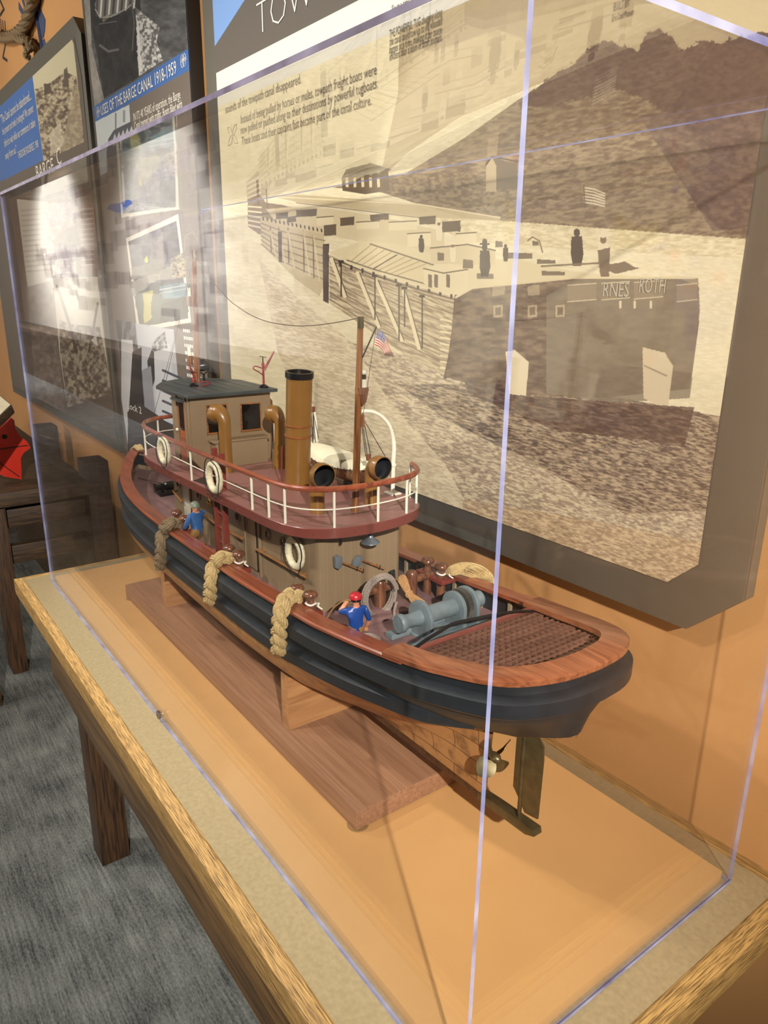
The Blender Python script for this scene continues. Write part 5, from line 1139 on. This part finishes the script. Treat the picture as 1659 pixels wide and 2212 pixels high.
b = MB(); b.tube(smooth_path([on(u, v, 1, YC) for u, v in ((421, 552), (445, 588), (470, 620), (495, 648), (520, 667), (545, 682), (575, 694), (610, 701), (640, 704), (680, 703), (730, 696), (775, 687))], 4), .0006, 5); b.build('aerial_wire', M['wire'], TG)
b = MB(); b.tube([on(417, 560, 1, YC), on(357, 830, 1, YC - .05)], .0005, 5); b.tube([on(413, 600, 1, YC), on(330, 905, 1, YC - .06)], .0004, 5); b.build('stay_wires', M['wire'], TG)

# davits
def davit(x, pts, name='davit'):
    b = MB(); b.tube(smooth_path(pts), [.0034] * 14 + [.0027] * (len(smooth_path(pts)) - 14), 10); b.lathe([(.0052, 0), (.0052, .003)], Vector(pts[1]), (0, 0, 1), 12); o = b.build(name, M['white'], TG)
    b = MB(); b.box(x - .011, x + .011, pts[0][1] - .009, pts[0][1] + .009, pts[0][2] - .001, pts[0][2] + .002); b.build('davit_foot', M['white'], o, bevel=.0005)
    return o
X = -.555; Y0 = YC + .104
davit(X, [(X, Y0, .4), (X, Y0, .445), (X, Y0 + .001, .478), (X, Y0 - .006, .505), (X, Y0 - .022, .524), (X, Y0 - .042, .534), (X, Y0 - .060, .536)])
X2 = -.80; Y2_ = YC + .112
davit(X2, [(X2, Y2_, .397), (X2, Y2_, .44), (X2, Y2_, .475), (X2, Y2_ - .004, .498), (X2, Y2_ - .016, .518), (X2, Y2_ - .034, .529), (X2, Y2_ - .052, .531)])
def tackle(lines, blocks, x):
    b = MB()
    for p, q in lines: b.tube([on(p[0], p[1], 0, x), on(q[0], q[1], 0, x)], .0006, 5)
    o = b.build('tackle_lines', M['ropeblack'], TG)
    for u, v in blocks:
        q = Vector(on(u, v, 0, x)); b = MB(); b.box(q.x - .0025, q.x + .0025, q.y - .0032, q.y + .0032, q.z - .005, q.z + .005); b.build('tackle_block', M['turned'], o, bevel=.001)
tackle([((782, 905), (793, 982)), ((785, 905), (801, 985)), ((781, 915), (790, 985)), ((785, 905), (832, 986)), ((783, 890), (783, 905)), ((795, 990), (797, 1002)), ((845, 1005), (843, 1030)), ((848, 1005), (847, 1030))], [(782, 903), (796, 988), (783, 915)], -.555)
tackle([((677, 878), (676, 960)), ((677, 900), (682, 962)), ((677, 895), (688, 945)), ((673, 900), (676, 962)), ((680, 968), (681, 975))], [(680, 963), (676, 884)], -.76)
# cargo of ropes rigged on the far side of the funnel is the dinghy below
DG = thing('dinghy', 'small tan dinghy under a cream canvas cover hanging behind the funnel', 'boat', (-.675, YC + .083, .4035))
dx0, dx1, dy = -.785, -.566, YC + .083; b = MB(); rr = []; rc = []; NN = 17
for i in range(NN):
    t = i / (NN - 1); x = dx0 + (dx1 - dx0) * t; w_ = .031 * math.sin(PI * min(max(t * .92 + .04, 0), 1)) ** .6; g = .436 + .010 * (2 * t - 1) ** 2; kz = .404 + .012 * (2 * t - 1) ** 4
    rr.append([(x, dy + w_ * math.sin(a) , kz + (g - kz) * (1 - math.cos(a) ** 1.0 if False else (1 - abs(math.cos(a)) ** 1.3)) ) for a in [(-PI / 2 + PI * k / 12) for k in range(13)]])
    rc.append([(x, dy + w_ * 1.05 * math.cos(a), g - .002 + (.010 * (1 - (2 * t - 1) ** 2) + .004) * math.sin(a) ** .8 if math.sin(a) > 1e-6 else g - .006) for a in [PI * k / 10 for k in range(11)]])
b.loft(rr, caps=True); b.build('dinghy_hull', M['dinghy'], DG, angle=60)
b = MB(); b.loft(rc, caps=True); cvo = b.build('canvas_cover', M['canvas'], DG, angle=60)
b = MB()
for i in range(2, NN - 2):
    p = Vector(rc[i][-1]); b.tube([p + Vector((0, -.001, .002)), p + Vector((.006, -.002, -.005))], .0006, 5)
b.build('cover_lacing', M['ropeblack'], DG)['kind'] = 'stuff'
for x in (-.735, -.625):
    b = MB(); b.prism([(dy - .024, .398), (dy + .024, .398), (dy + .022, .412), (dy, .404), (dy - .022, .412)], 0, x - .006, x + .006); b.build('dinghy_chock', M['blackgloss'], TG, bevel=.0005)

# ================================================================== LADDER
yl_ = YC - .103; rails = [((462, 968), (474, 1200)), ((478, 980), (492, 1195))]
E0_ = [Vector(on(u, v, 1, yl_)) for u, v in (rails[0][0], rails[0][1], rails[1][0], rails[1][1])]
z0l = zdeck(-.78) + .0005; x_a, x_b = E0_[0].x, E0_[2].x; x_a2, x_b2 = E0_[1].x, E0_[3].x
LD = thing('side_ladder', 'dark red wooden ladder leaning up the deckhouse side to the boat deck', 'ladder', (x_a2, yl_, z0l))
tA, tB = max(E0_[0].z, .44), max(E0_[2].z, .44)
for (xa, xb, zt_) in ((x_a2, x_a, tA), (x_b2, x_b, tB)):
    b = MB(); b.bar((xa, yl_, z0l), (xb, yl_, zt_), .0060, .009, up=(0, 1, 0)); b.build('ladder_rail', M['ladder'], LD, bevel=.0005)
for k in range(7):
    t = .1 + k * .125; p = Vector((x_a2, yl_, z0l)).lerp(Vector((x_a, yl_, tA)), t); q = Vector((x_b2, yl_, z0l)).lerp(Vector((x_b, yl_, tB)), t); b = MB(); b.tube([p, q], .0013, 6); b.build('rung', M['ladder'], LD)

# ================================================================== DECK FITTINGS
def bollard(x, y, z0, zc, parent=None):
    b = MB(); H = zc + .021 - z0; hh = zc - z0
    b.lathe([(.0068, 0), (.0066, hh + .003), (.0050, hh + .0065), (.0046, hh + .009), (.0060, hh + .0125), (.0098, hh + .0148), (.0100, hh + .0175), (.0082, hh + .0205), (.004, hh + .0222), (0, hh + .0226)], (x, y, z0), (0, 0, 1), 22); return b.build('mooring_post', M['turned'], TG, angle=60)
pairs = [((-.934, -.110), (-.895, -.110)), ((-.700, -.114), (-.665, -.114)), ((-.484, -.113), (-.452, -.111))]
for pr in pairs:
    for x, o in pr: bollard(x, YC + o, zdeck(x), sheer(x) + .003)
    xm = (pr[0][0] + pr[1][0]) / 2; b = MB(); b.box(pr[0][0] - .012, pr[1][0] + .014, YC - .124, YC - .100, sheer(xm) - .010, sheer(xm) - .002); b.build('post_shelf', M['ladder'], TG, bevel=.0008)
for x, o in ((-.462, .102), (-.430, .102)): bollard(x, YC + o, zdeck(x) - .001, sheer(x) + .002)
b = MB(); b.box(-.476, -.414, YC + .090, YC + .126, sheer(-.44) - .004, sheer(-.44) + .002); b.build('post_shelf', M['ladder'], TG, bevel=.0008)
# towing bitts on a dark pad
b = MB(); b.prism([(-.478, YC - .050), (-.412, YC - .050), (-.412, YC + .010), (-.405, YC + .085), (-.478, YC + .085)], 2, zdeck(-.45), zdeck(-.45) + .009); b.build('bitt_pad', M['maindeck'], TG, bevel=.0015)
zp = zdeck(-.45) + .0085
for y in (.002, .060):
    b = MB(); b.lathe([(.0088, 0), (.0088, .034), (.0082, .038), (.0062, .041), (0, .0418)], (-.448, YC + y, zp), (0, 0, 1), 20); b.build('towing_post', M['turned'], TG, angle=50)
b = MB(); b.tube([(-.448, YC - .026, zp + .026), (-.448, YC + .098, zp + .026)], .0058, 14); b.build('towing_crossbar', M['turned'], TG)
b = MB(); b.lathe([(.006, 0), (.006, .036)], (-.452, YC + .094, zdeck(-.45)), (0, 0, 1), 14); b.build('towing_post', M['turned'], TG)
# winch
wx, wz = -.335, .302; zd = zdeck(wx); b = MB()
for x in (-.022, .022): b.box(wx + x - .007, wx + x + .007, YC - .050, YC + .088, zd, zd + .0075)
b.box(wx - .018, wx + .018, YC - .02, YC + .07, zd, zd + .004)
WN = b.build('winch', M['winch'], TG, bevel=.0008); zA = zd + .030
b = MB(); b.lathe([(0, -.052), (.0115, -.052), (.0125, -.050), (.0125, -.046), (.0095, -.040), (.0088, -.032), (.0105, -.022), (.0105, -.016), (.0125, -.012), (.0118, 0), (.0118, .040), (.012, .048), (.0085, .062), (.0085, .070), (.007, .074), (.010, .082), (.0118, .088), (.0112, .0905), (0, .091)], (wx, YC, zA), (0, 1, 0), 26); b.build('winch_drum', M['winch'], WN, angle=45)
for y, r in ((-.014, .0235), (.044, .0225), (.066, .0245)):
    b = MB(); sh = [(wx - r, zd + .004), (wx + r, zd + .004)] + [(wx + r * math.cos(a), zA + r * .95 * math.sin(a)) for a in [i * PI / 16 for i in range(17)]]
    b.prism(sh, 1, YC + y - .003, YC + y + .003); b.build('winch_cheek', M['winch'], WN, bevel=.0012)
b = MB(); n = 44; rr = []
for i in range(n * 2): a = 2 * PI * i / (n * 2); r = .0225 if i % 2 else .0208; rr.append((wx + r * math.cos(a), zA + r * math.sin(a)))
b.prism(rr, 1, YC + .052, YC + .060); b.build('gear_wheel', plain('dark_gear_metal', (88, 84, 74), .45, .5), WN)

# ================================================================== LIFE RINGS
def life_ring(name, c, r, tr, label, axis_out, cordy):
    T = thing(name, label, 'life ring', c, 'white life rings on the tugboat'); c = Vector(c)
    pts = [c + Vector((math.cos(a) * r, 0, math.sin(a) * r * 1.05)) for a in [2 * PI * k / 64 for k in range(64)]]
    b = MB(); rad = [tr * (1 + .06 * math.sin(k * PI / 1.5)) for k in range(64)]; b.tube(pts, rad, 12, closed=True); b.build('ring_body', M['ring'], T)
    b = MB(); pts = [c + Vector((math.cos(a) * (r + tr * (1.0 + .9 * abs(math.sin(2 * a + .6)))), -tr * .9, math.sin(a) * (r + tr * (1.0 + .9 * abs(math.sin(2 * a + .6)))) * 1.05)) for a in [2 * PI * k / 48 for k in range(48)]]
    b.tube(pts, .0008, 5, closed=True); b.tube([c + Vector((0, -tr, r + tr * 1.2)), c + Vector((.002, .001, r + tr * 2.4))], .0008, 5); b.tube([c + Vector((.006, -tr, -r - tr * 1.2)), c + Vector((.009, -tr * .6, -r - tr * 2.6))], .0008, 5); b.build('grab_cord', M['ropeblack'], T)
    return T
life_ring('life_ring', (-.931, YC - .1255, .428), .0195, .0052, 'cream life ring hanging on the boat deck railing nearest the bow', None, 0)
life_ring('life_ring', (-.713, YC - .1265, .4255), .0200, .0054, 'cream life ring hanging on the railing beside the ladder top', None, 0)
life_ring('life_ring', (-.546, YC - DW - .0065, .341), .0195, .0052, 'cream life ring on the deckhouse side wall above the brown hand rail', None, 0)

# ================================================================== TOOLS ON THE AFT WALL
def tool(name, label, cat, head_px, h0, h1, kind):
    xq = HX1 + .0068; A = Vector(on(h0[0], h0[1], 0, xq)); B2 = Vector(on(h1[0], h1[1], 0, xq)); T = thing(name, label, cat, A)
    b = MB(); b.tube([A, B2], .0015, 8); b.build('handle', M['handle'], T)
    q = [on(u, v, 0, xq) for u, v in head_px]; b = MB(); b.prism([(p[1], p[2]) for p in q], 0, xq - .0035, xq + .0035); b.build('head', M['steel'], T, bevel=.0008)
    for t in ((.70, .95) if kind else (.05, .80)):
        c0 = A.lerp(B2, t); b = MB(); b.tube([c0 + Vector((-.0066, 0, .002)), c0 + Vector((.0022, 0, -.002)), c0 + Vector((.002, 0, .004))], .0007, 6); b.build('hook', M['ropeblack'], T)
tool('sledge_hammer', 'small grey-headed sledge hammer on the tan deckhouse aft wall, left of the axe', 'hammer', ((722, 1204), (728, 1199), (738, 1202), (737, 1222), (730, 1229), (723, 1226)), (733, 1213), (786, 1234), 1)
tool('axe', 'small grey-headed axe on the tan deckhouse aft wall, right of the hammer', 'axe', ((773, 1200), (782, 1201), (779, 1216), (774, 1224), (761, 1222), (765, 1210)), (776, 1208), (830, 1229), 0)

# ================================================================== ROPE FENDERS
def plait(b, pts, A, B2, r, pitch, strands=3):
    P = smooth_path(pts, 10); Q = [P[0]]
    for a_, c_ in zip(P[:-1], P[1:]):
        m = max(1, int((c_ - a_).length / .0016))
        for i in range(1, m + 1): Q.append(a_.lerp(c_, i / m))
    P = Q; N = Vector((1, 0, 0)); L = 0; out = [[] for _ in range(strands)]
    for i, q in enumerate(P):
        t = (P[min(i + 1, len(P) - 1)] - P[max(i - 1, 0)]).normalized(); Nn = (N - t * N.dot(t)).normalized(); B_ = t.cross(Nn)
        if i: L += (P[i] - P[i - 1]).length
        for s in range(strands):
            ph = 2 * PI * (L / pitch + s / strands); e = 1 if 4 < i < len(P) - 6 else .7
            out[s].append(q + Nn * (A * e * math.sin(ph)) + B_ * (B2 * math.sin(2 * ph)))
    for o in out:
        ny = 7; yarn = [[] for _ in range(ny)]; Nv = Vector((0, 0, 1)).cross((o[1] - o[0]).normalized()).normalized(); L = 0
        for i, q in enumerate(o):
            t = (o[min(i + 1, len(o) - 1)] - o[max(i - 1, 0)]).normalized(); Nv = (Nv - t * Nv.dot(t)).normalized(); Bv = t.cross(Nv)
            if i: L += (o[i] - o[i - 1]).length
            for k in range(ny):
                a = 2 * PI * (k / ny + L / .060); yarn[k].append(q + (Nv * math.cos(a) + Bv * math.sin(a)) * r * .68)
        for y in yarn: b.tube(y, [r * .40 * (1 + .10 * math.sin(j * .9 + k)) for j in range(len(y))], 6)
        b.tube(o, r * .55, 7)
def fender(mat, lbl, top, hang, zs_, grp='braided rope fenders along the tugboat rail'):
    pts = [tuple(on(u, v, 2, zs_ + dz)) for (u, v, dz) in top] + [tuple(on(u, v, 1, YC - o)) for (u, v, o) in hang]
    T = thing('rope_fender', lbl, 'rope fender', (pts[-1][0], pts[-1][1], pts[-1][2]), grp)
    b = MB(); plait(b, pts, .0066, .0036, .0060, .050); b.build('braid', mat, T, merge=False)
    return T
def cord(x, y, z, T):
    b = MB(); b.tube([(x + .0068 * math.cos(a), y + .0068 * math.sin(a), z + .0006 * math.sin(3 * a)) for a in [2 * PI * k / 20 for k in range(20)]], .0014, 7, closed=True)
    b.tube(smooth_path([(x + .006, y + .003, z), (x + .012, y + .006, z + .003), (x + .016, y + .002, z + .001), (x + .020, y + .006, z - .003)]), .0011, 6); b.build('white_tie', M['ropewhite'], T)
f1 = fender(M['manila_dark'], 'grey-brown braided rope fender hanging at the bow end beside the first sailor', ((391, 1130, .010), (376, 1129, .013), (362, 1135, .013)), ((352, 1150, .146), (348, 1172, .155), (347, 1200, .157), (346, 1226, .154)), sheer(-.91))
f2 = fender(M['manila'], 'tan braided rope fender hanging amidships, second from the bow', ((502, 1208, .010), (488, 1203, .013), (472, 1208, .013)), ((461, 1224, .146), (456, 1246, .155), (454, 1272, .157), (453, 1298, .154)), sheer(-.70)); cord(-.665, YC - .114, sheer(-.665) + .007, f2)
f3 = fender(M['manila'], 'tan braided rope fender hanging nearest the stern, below the deckhouse corner', ((654, 1290, .010), (638, 1285, .013), (622, 1290, .013)), ((611, 1308, .146), (605, 1334, .155), (602, 1370, .157), (601, 1408, .154)), sheer(-.49)); cord(-.452, YC - .111, sheer(-.452) + .007, f3)
T = thing('rope_fender', 'frayed tan rope fender lying over the far rail behind the winch', 'rope fender', (-.40, YC + .13, sheer(-.4) + .004), 'braided rope fenders along the tugboat rail')
b = MB(); rnd = random.Random(5)
for k in range(70):
    a = rnd.uniform(-1, 1) * 1.3; c_ = rnd.uniform(-1, 1) * 1.3; b.tube(smooth_path([(-.424, YC + .108 + .002 * a, sheer(-.42) + .010 + .002 * c_), (-.410, YC + .118 + .008 * a, sheer(-.41) + .017 + .006 * c_), (-.397 + .008 * a, YC + .132 + .008 * c_, sheer(-.4) + .016 + .006 * a), (-.384 + .006 * c_, YC + .148 + .006 * a, sheer(-.4) + .004 + .004 * c_), (-.380 + .006 * a, YC + .154, sheer(-.4) - .012 + .006 * c_)], 5), .0016, 5)
b.build('rope_strands', M['manila'], T, merge=False); cord(-.430, YC + .102, sheer(-.43) + .008, T)
T = thing('rope_fender', 'frayed tan rope fender over the stem at the very bow', 'rope fender', (-1.49, YC, .30), 'braided rope fenders along the tugboat rail')
b = MB()
for k in range(40):
    a = rnd.uniform(-1, 1); c_ = rnd.uniform(-1, 1); b.tube(smooth_path([(-1.447 + .003 * c_, YC + .006 * a, sheer(-1.45) + .008 + .002 * c_), (-1.47, YC + .008 * a, sheer(-1.47) + .012 + .004 * c_), (-1.492 + .002 * c_, YC + .010 * a, sheer(-1.48) + .004 + .003 * a), (-1.500 + .003 * c_, YC + .010 * a - .004, sheer(-1.48) - .016 + .006 * c_)], 5), .0016, 5)
b.build('rope_strands', M['manila'], T, merge=False)

# ================================================================== ROPES ON THE AFT DECK
rnd = random.Random(11); b = MB(); cc_ = Vector(on(822, 1294, 0, -.428)); pts = []
for k in range(9 * 28):
    a = -2 * PI * k / 28; lap = k / 28; rr_ = .0255 + .0016 * (lap % 3) + .0012 * math.sin(a * 2 + lap); pts.append(cc_ + Vector((-.006 + .0022 * (lap % 4) + .0016 * math.sin(a), math.cos(a) * rr_ * .95, math.sin(a) * rr_ * 1.08 + .003)))
strand_rope(b, pts, .0021, 3, .012, 6); b2 = Vector(on(838, 1325, 0, -.418))
strand_rope(b, smooth_path([b2 + Vector((.004, .012, .016)), b2 + Vector((.007, .006, .006)), b2 + Vector((.009, .004, -.004)), b2 + Vector((.010, .001, -.007))]), .0021, 3, .012, 6)
tag(b.build('coiled_rope', M['ropegrey'], None, merge=False), 'grey rope coil hung over the near towing post', 'rope')
b = MB(); P0 = Vector(on(868, 1250, 0, -.436)); P1 = Vector(on(884, 1283, 0, -.428)); P2 = Vector(on(912, 1314, 0, -.412))
for k in range(13):
    a = 2 * PI * k / 13; o = Vector((.2 * math.cos(a), math.cos(a), math.sin(a))); strand_rope(b, smooth_path([P0 + o * .0062, P0.lerp(P1, .6) + o * .0045, P1 + o * .0026, P1.lerp(P2, .4) + o * .0055, P2 + Vector((0, 0, .004)) + o * .0066]), .0014, 3, .010, 5)
b.tube([P1 + Vector((.2 * math.cos(a), math.cos(a), math.sin(a))) * .0052 for a in [2 * PI * k / 14 for k in range(14)]], .0012, 6, closed=True)
tag(b.build('tied_rope_hank', M['ropetan'], None, merge=False), 'tan and brown rope hank tied in the middle, leaning on the far towing post', 'rope')
b = MB(); zc = zdeck(-.36) + .0012; cx, cy = -.372, YC - .068; pts = [(cx + (.008 + .0022 * k / 16) * math.cos(2 * PI * k / 16), cy + (.006 + .0018 * k / 16) * math.sin(2 * PI * k / 16), zc + .0002 * (k % 16) / 16) for k in range(16 * 4)]
strand_rope(b, pts, .0014, 3, .01, 5); tag(b.build('flat_rope_coil', M['ropegrey'], None, merge=False), 'small flat rope coil on the deck by the near rail', 'rope')
b = MB(); q = Vector(on(848, 1240, 0, -.475)); 
for s in (-1, 1): b.tube([q + Vector((0, s * .002, .006)), q + Vector((0, s * .003, -.010))], .0022, 8); b.tube([q + Vector((0, s * .001, -.010)), q + Vector((.003, s * .002 + .002, -.045))], .001, 5)
tag(b.build('hanging_tool_pair', M['ropeblack']), 'pair of small dark pegs with lines between coil and deckhouse corner', 'rigging')

# ================================================================== SAILORS
def sailor(name, label, loc, ang, joints, rad, regions, extras, hair, fingers):
    # one skinned body built at 20x and scaled down; regions map an edge to a paint colour
    K = 20.; names = list(joints); V = [Vector(joints[n]) * K for n in names]; E = []
    for a, c_ in regions: E.append((names.index(a), names.index(c_)))
    R = [rad[n] * K for n in names]
    col = [regions[r] for r in regions]
    for (root, base, dirs, length, r) in fingers:
        for d in dirs:
            b0 = Vector(base) * K; d = Vector(d); i0 = len(V); V.append(b0 + d * length * K * .35); R.append(r * K); E.append((names.index(root), i0)); col.append('skin')
            V.append(b0 + d * length * K * .75 + Vector((0, 0, -.15 * length * K))); R.append(r * K * .9); E.append((i0, i0 + 1)); col.append('skin')
            V.append(b0 + d * length * K + Vector((0, 0, -.45 * length * K))); R.append(r * K * .75); E.append((i0 + 1, i0 + 2)); col.append('skin')
    me = bpy.data.meshes.new('skel'); me.from_pydata([tuple(v) for v in V], E, []); o = bpy.data.objects.new('skel', me); C.objects.link(o)
    m = o.modifiers.new('s', 'SKIN'); m.use_smooth_shade = True; sv = me.skin_vertices[0].data
    for i, r in enumerate(R): sv[i].radius = (r, r); sv[i].use_root = (i == 0)
    s2 = o.modifiers.new('u', 'SUBSURF'); s2.levels = 2; s2.render_levels = 2
    bpy.context.view_layer.update(); me2 = bpy.data.meshes.new_from_object(o.evaluated_get(bpy.context.evaluated_depsgraph_get())); bpy.data.objects.remove(o)
    slots = ['skin', 'shirt', 'trousers', 'boots']; me2.materials.clear()
    mats = {'skin': M['skin'], 'shirt': extras['shirt'], 'trousers': M['trousers'], 'boots': M['blackgloss']}
    for s in slots: me2.materials.append(mats[s])
    for p in me2.polygons:
        c_ = p.center; best = 1e9; bi = 0
        for (a, e), k in zip(E, col):
            A_ = V[a]; B_ = V[e]; d = B_ - A_; t = max(0, min(1, (c_ - A_).dot(d) / (d.dot(d) + 1e-9))); q = (c_ - A_ - d * t).length
            rr_ = R[a] * (1 - t) + R[e] * t
            if q - rr_ < best: best = q - rr_; bi = slots.index(k)
        p.material_index = bi; p.use_smooth = True
    T = thing(name, label, 'figurine', loc); ca, sa = math.cos(ang), math.sin(ang)
    for v in me2.vertices:
        x, y, z = v.co / K; v.co = (x * ca - y * sa, x * sa + y * ca, z)
    bo = bpy.data.objects.new('body', me2); C.objects.link(bo); bo.parent = T
    def loc2(p): x, y, z = p; return (T.location.x + x * ca - y * sa, T.location.y + x * sa + y * ca, T.location.z + z)
    h = Vector(joints['head']); r = rad['head']
    # face: nose, eyes, mouth, ears; then hair or cap
    b = MB(); b.sphere(loc2(h + Vector((r * 1.02, 0, -.0002))), r * .20, 8); b.build('nose', M['skin'], bo)
    for s in (-1, 1):
        b = MB(); b.sphere(loc2(h + Vector((r * .86, s * r * .38, r * .12))), r * .11, 8); b.build('eye', M['inkblack'], bo)
        b = MB(); b.sphere(loc2(h + Vector((0, s * r * 1.0, -r * .05))), r * .24, 8); b.build('ear', M['skin'], bo)
    b = MB(); b.tube([loc2(h + Vector((r * .90, -r * .25, -r * .42))), loc2(h + Vector((r * .96, 0, -r * .46))), loc2(h + Vector((r * .90, r * .25, -r * .42)))], r * .05, 5); b.build('mouth', M['redcap'], bo)
    hair(T, loc2, h, r)
    return T
def hair1(T, f, h, r):
    b = MB(); rr = []
    for i in range(9):
        t = i / 8 * 1.75; ring_ = []
        for k in range(18):
            a = 2 * PI * k / 18; lim = t if math.cos(a) < .35 else min(t, 1.05); q = r * 1.17 * (1 + .03 * math.sin(5 * a))
            ring_.append(f(h + Vector((q * math.sin(lim) * math.cos(a) - .0004, q * math.sin(lim) * math.sin(a), q * math.cos(lim)))))
        rr.append(ring_)
    b.loft(rr, closed=True); b.build('hair', M['greyhair'], T)
def hair2(T, f, h, r):
    b = MB(); c0 = Vector(f(h)); b.lathe([(r * 1.16, 0), (r * 1.28, r * .1), (r * 1.26, r * .45), (r * 1.1, r * .85), (r * .7, r * 1.18), (.0, r * 1.28)], c0 + Vector((0, 0, r * .15)), (0, 0, 1), 20); b.build('cap', M['redcap'], T)
    b = MB(); b.lathe([(r * 1.08, 0), (r * 1.1, r * .25), (r * 1.04, r * .5)], c0 + Vector((0, 0, -r * .30)), (0, 0, 1), 20); b.build('hair', M['blackgloss'], T)
def skeleton(hl, hr, el, er, lean=0., kneel=0.):
    J = dict(pelvis=(0, 0, .043), belly=(lean * .3, 0, .051), chest=(lean * .8, 0, .063), neck=(lean, 0, .0725), head=(lean + .0012, 0, .0815), top=(lean + .0008, 0, .0845),
             shl=(lean * .8, .0115, .0675), ell=el, hal=hl, shr=(lean * .8, -.0115, .0675), elr=er, har=hr,
             hpl=(0, .006, .040), knl=(.003, .0068, .0215), anl=(0, .0070, .005), tol=(.008, .0076, .0022), hpr=(0, -.006, .040), knr=(.003, -.0068, .0215), anr=(0, -.0070, .005), tor=(.008, -.0076, .0022))
    rad = dict(pelvis=.0085, belly=.0078, chest=.0092, neck=.0036, head=.0066, top=.0045, shl=.0052, ell=.0037, hal=.0028, shr=.0052, elr=.0037, har=.0028, hpl=.0070, knl=.0052, anl=.0038, tol=.003, hpr=.0070, knr=.0052, anr=.0038, tor=.003)
    Rg = {('pelvis', 'belly'): 'shirt', ('belly', 'chest'): 'shirt', ('chest', 'neck'): 'skin', ('neck', 'head'): 'skin', ('head', 'top'): 'skin', ('chest', 'shl'): 'shirt', ('shl', 'ell'): 'shirt', ('ell', 'hal'): 'shirt', ('chest', 'shr'): 'shirt', ('shr', 'elr'): 'shirt', ('elr', 'har'): 'shirt',
          ('pelvis', 'hpl'): 'trousers', ('hpl', 'knl'): 'trousers', ('knl', 'anl'): 'trousers', ('anl', 'tol'): 'boots', ('pelvis', 'hpr'): 'trousers', ('hpr', 'knr'): 'trousers', ('knr', 'anr'): 'trousers', ('anr', 'tor'): 'boots'}
    if kneel:
        for k_ in ('pelvis', 'belly', 'chest', 'neck', 'head', 'top', 'shl', 'shr', 'ell', 'elr', 'hal', 'har', 'hpl', 'hpr'): p_ = J[k_]; J[k_] = (p_[0], p_[1], p_[2] - kneel)
        J.update(knl=(.017, .0085, .0100), knr=(.017, -.0085, .0100), anl=(-.001, .0095, .0052), anr=(-.001, -.0095, .0052), tol=(-.006, .0098, .0030), tor=(-.006, -.0098, .0030))
    return J, rad, Rg
fan = [Vector(d).normalized() for d in ((1, .45, 0), (1, .18, 0), (1, -.05, 0), (.9, -.30, 0), (.35, 1, .1))]
fan_r = [Vector((d.x, -d.y, d.z)) for d in fan]
# first sailor faces the bow, hands on the rope fender's cap rail
hl, hr = (.020, .010, .0425), (.021, -.008, .0415)
J, rad, Rg = skeleton(hl, hr, (.008, .0165, .052), (.009, -.0160, .052), .002, .011)
xs_, ys_ = -.862, YC - .100
s_one = sailor('sailor_figurine', 'painted wooden sailor with grey hair and blue shirt, hands forward behind the near rail', (xs_, ys_, zdeck(xs_)), PI + .35, J, rad, Rg, dict(shirt=M['shirt']), hair1,
       [('hal', (hl[0] + .0008, hl[1], hl[2] - .011), fan_r, .0062, .0009), ('har', (hr[0] + .0008, hr[1], hr[2] - .011), fan, .0062, .0009)])
s_one.scale = (1.16, 1.16, 1.16)
# second sailor, seen from behind: left arm raised with a line, other arm down
hl, hr = (.011, .0095, .0745), (.006, -.0165, .0400)
J, rad, Rg = skeleton(hl, hr, (.009, .0195, .0630), (.0, -.0175, .0525), .001, .0155)
Rg[('ell', 'hal')] = 'skin'; Rg[('elr', 'har')] = 'skin'
xs2, ys2 = -.368, YC - .094
sailor('sailor_figurine', 'painted wooden sailor in red cap and deep blue shirt, back turned, handling a line', (xs2, ys2, zdeck(xs2)), PI - .30, J, rad, Rg, dict(shirt=M['shirt2']), hair2,
       [('hal', (hl[0] + .0005, hl[1], hl[2] - .0155), fan_r, .0060, .0009), ('har', (hr[0], hr[1], hr[2] - .0155), [Vector((d.x * .4, d.y, -1)).normalized() for d in fan], .0060, .0009)])
b = MB(); strand_rope(b, smooth_path([on(752, 1296, 1, YC - .098), on(738, 1300, 1, YC - .09), on(722, 1312, 1, YC - .085), on(712, 1325, 1, YC - .085), on(706, 1336, 1, YC - .085)]), .0011, 3, .008, 5)
tag(b.build('heaving_line', M['ropetan'], None, merge=False), 'thin tan line running from the red-capped sailor down to the deck', 'rope')
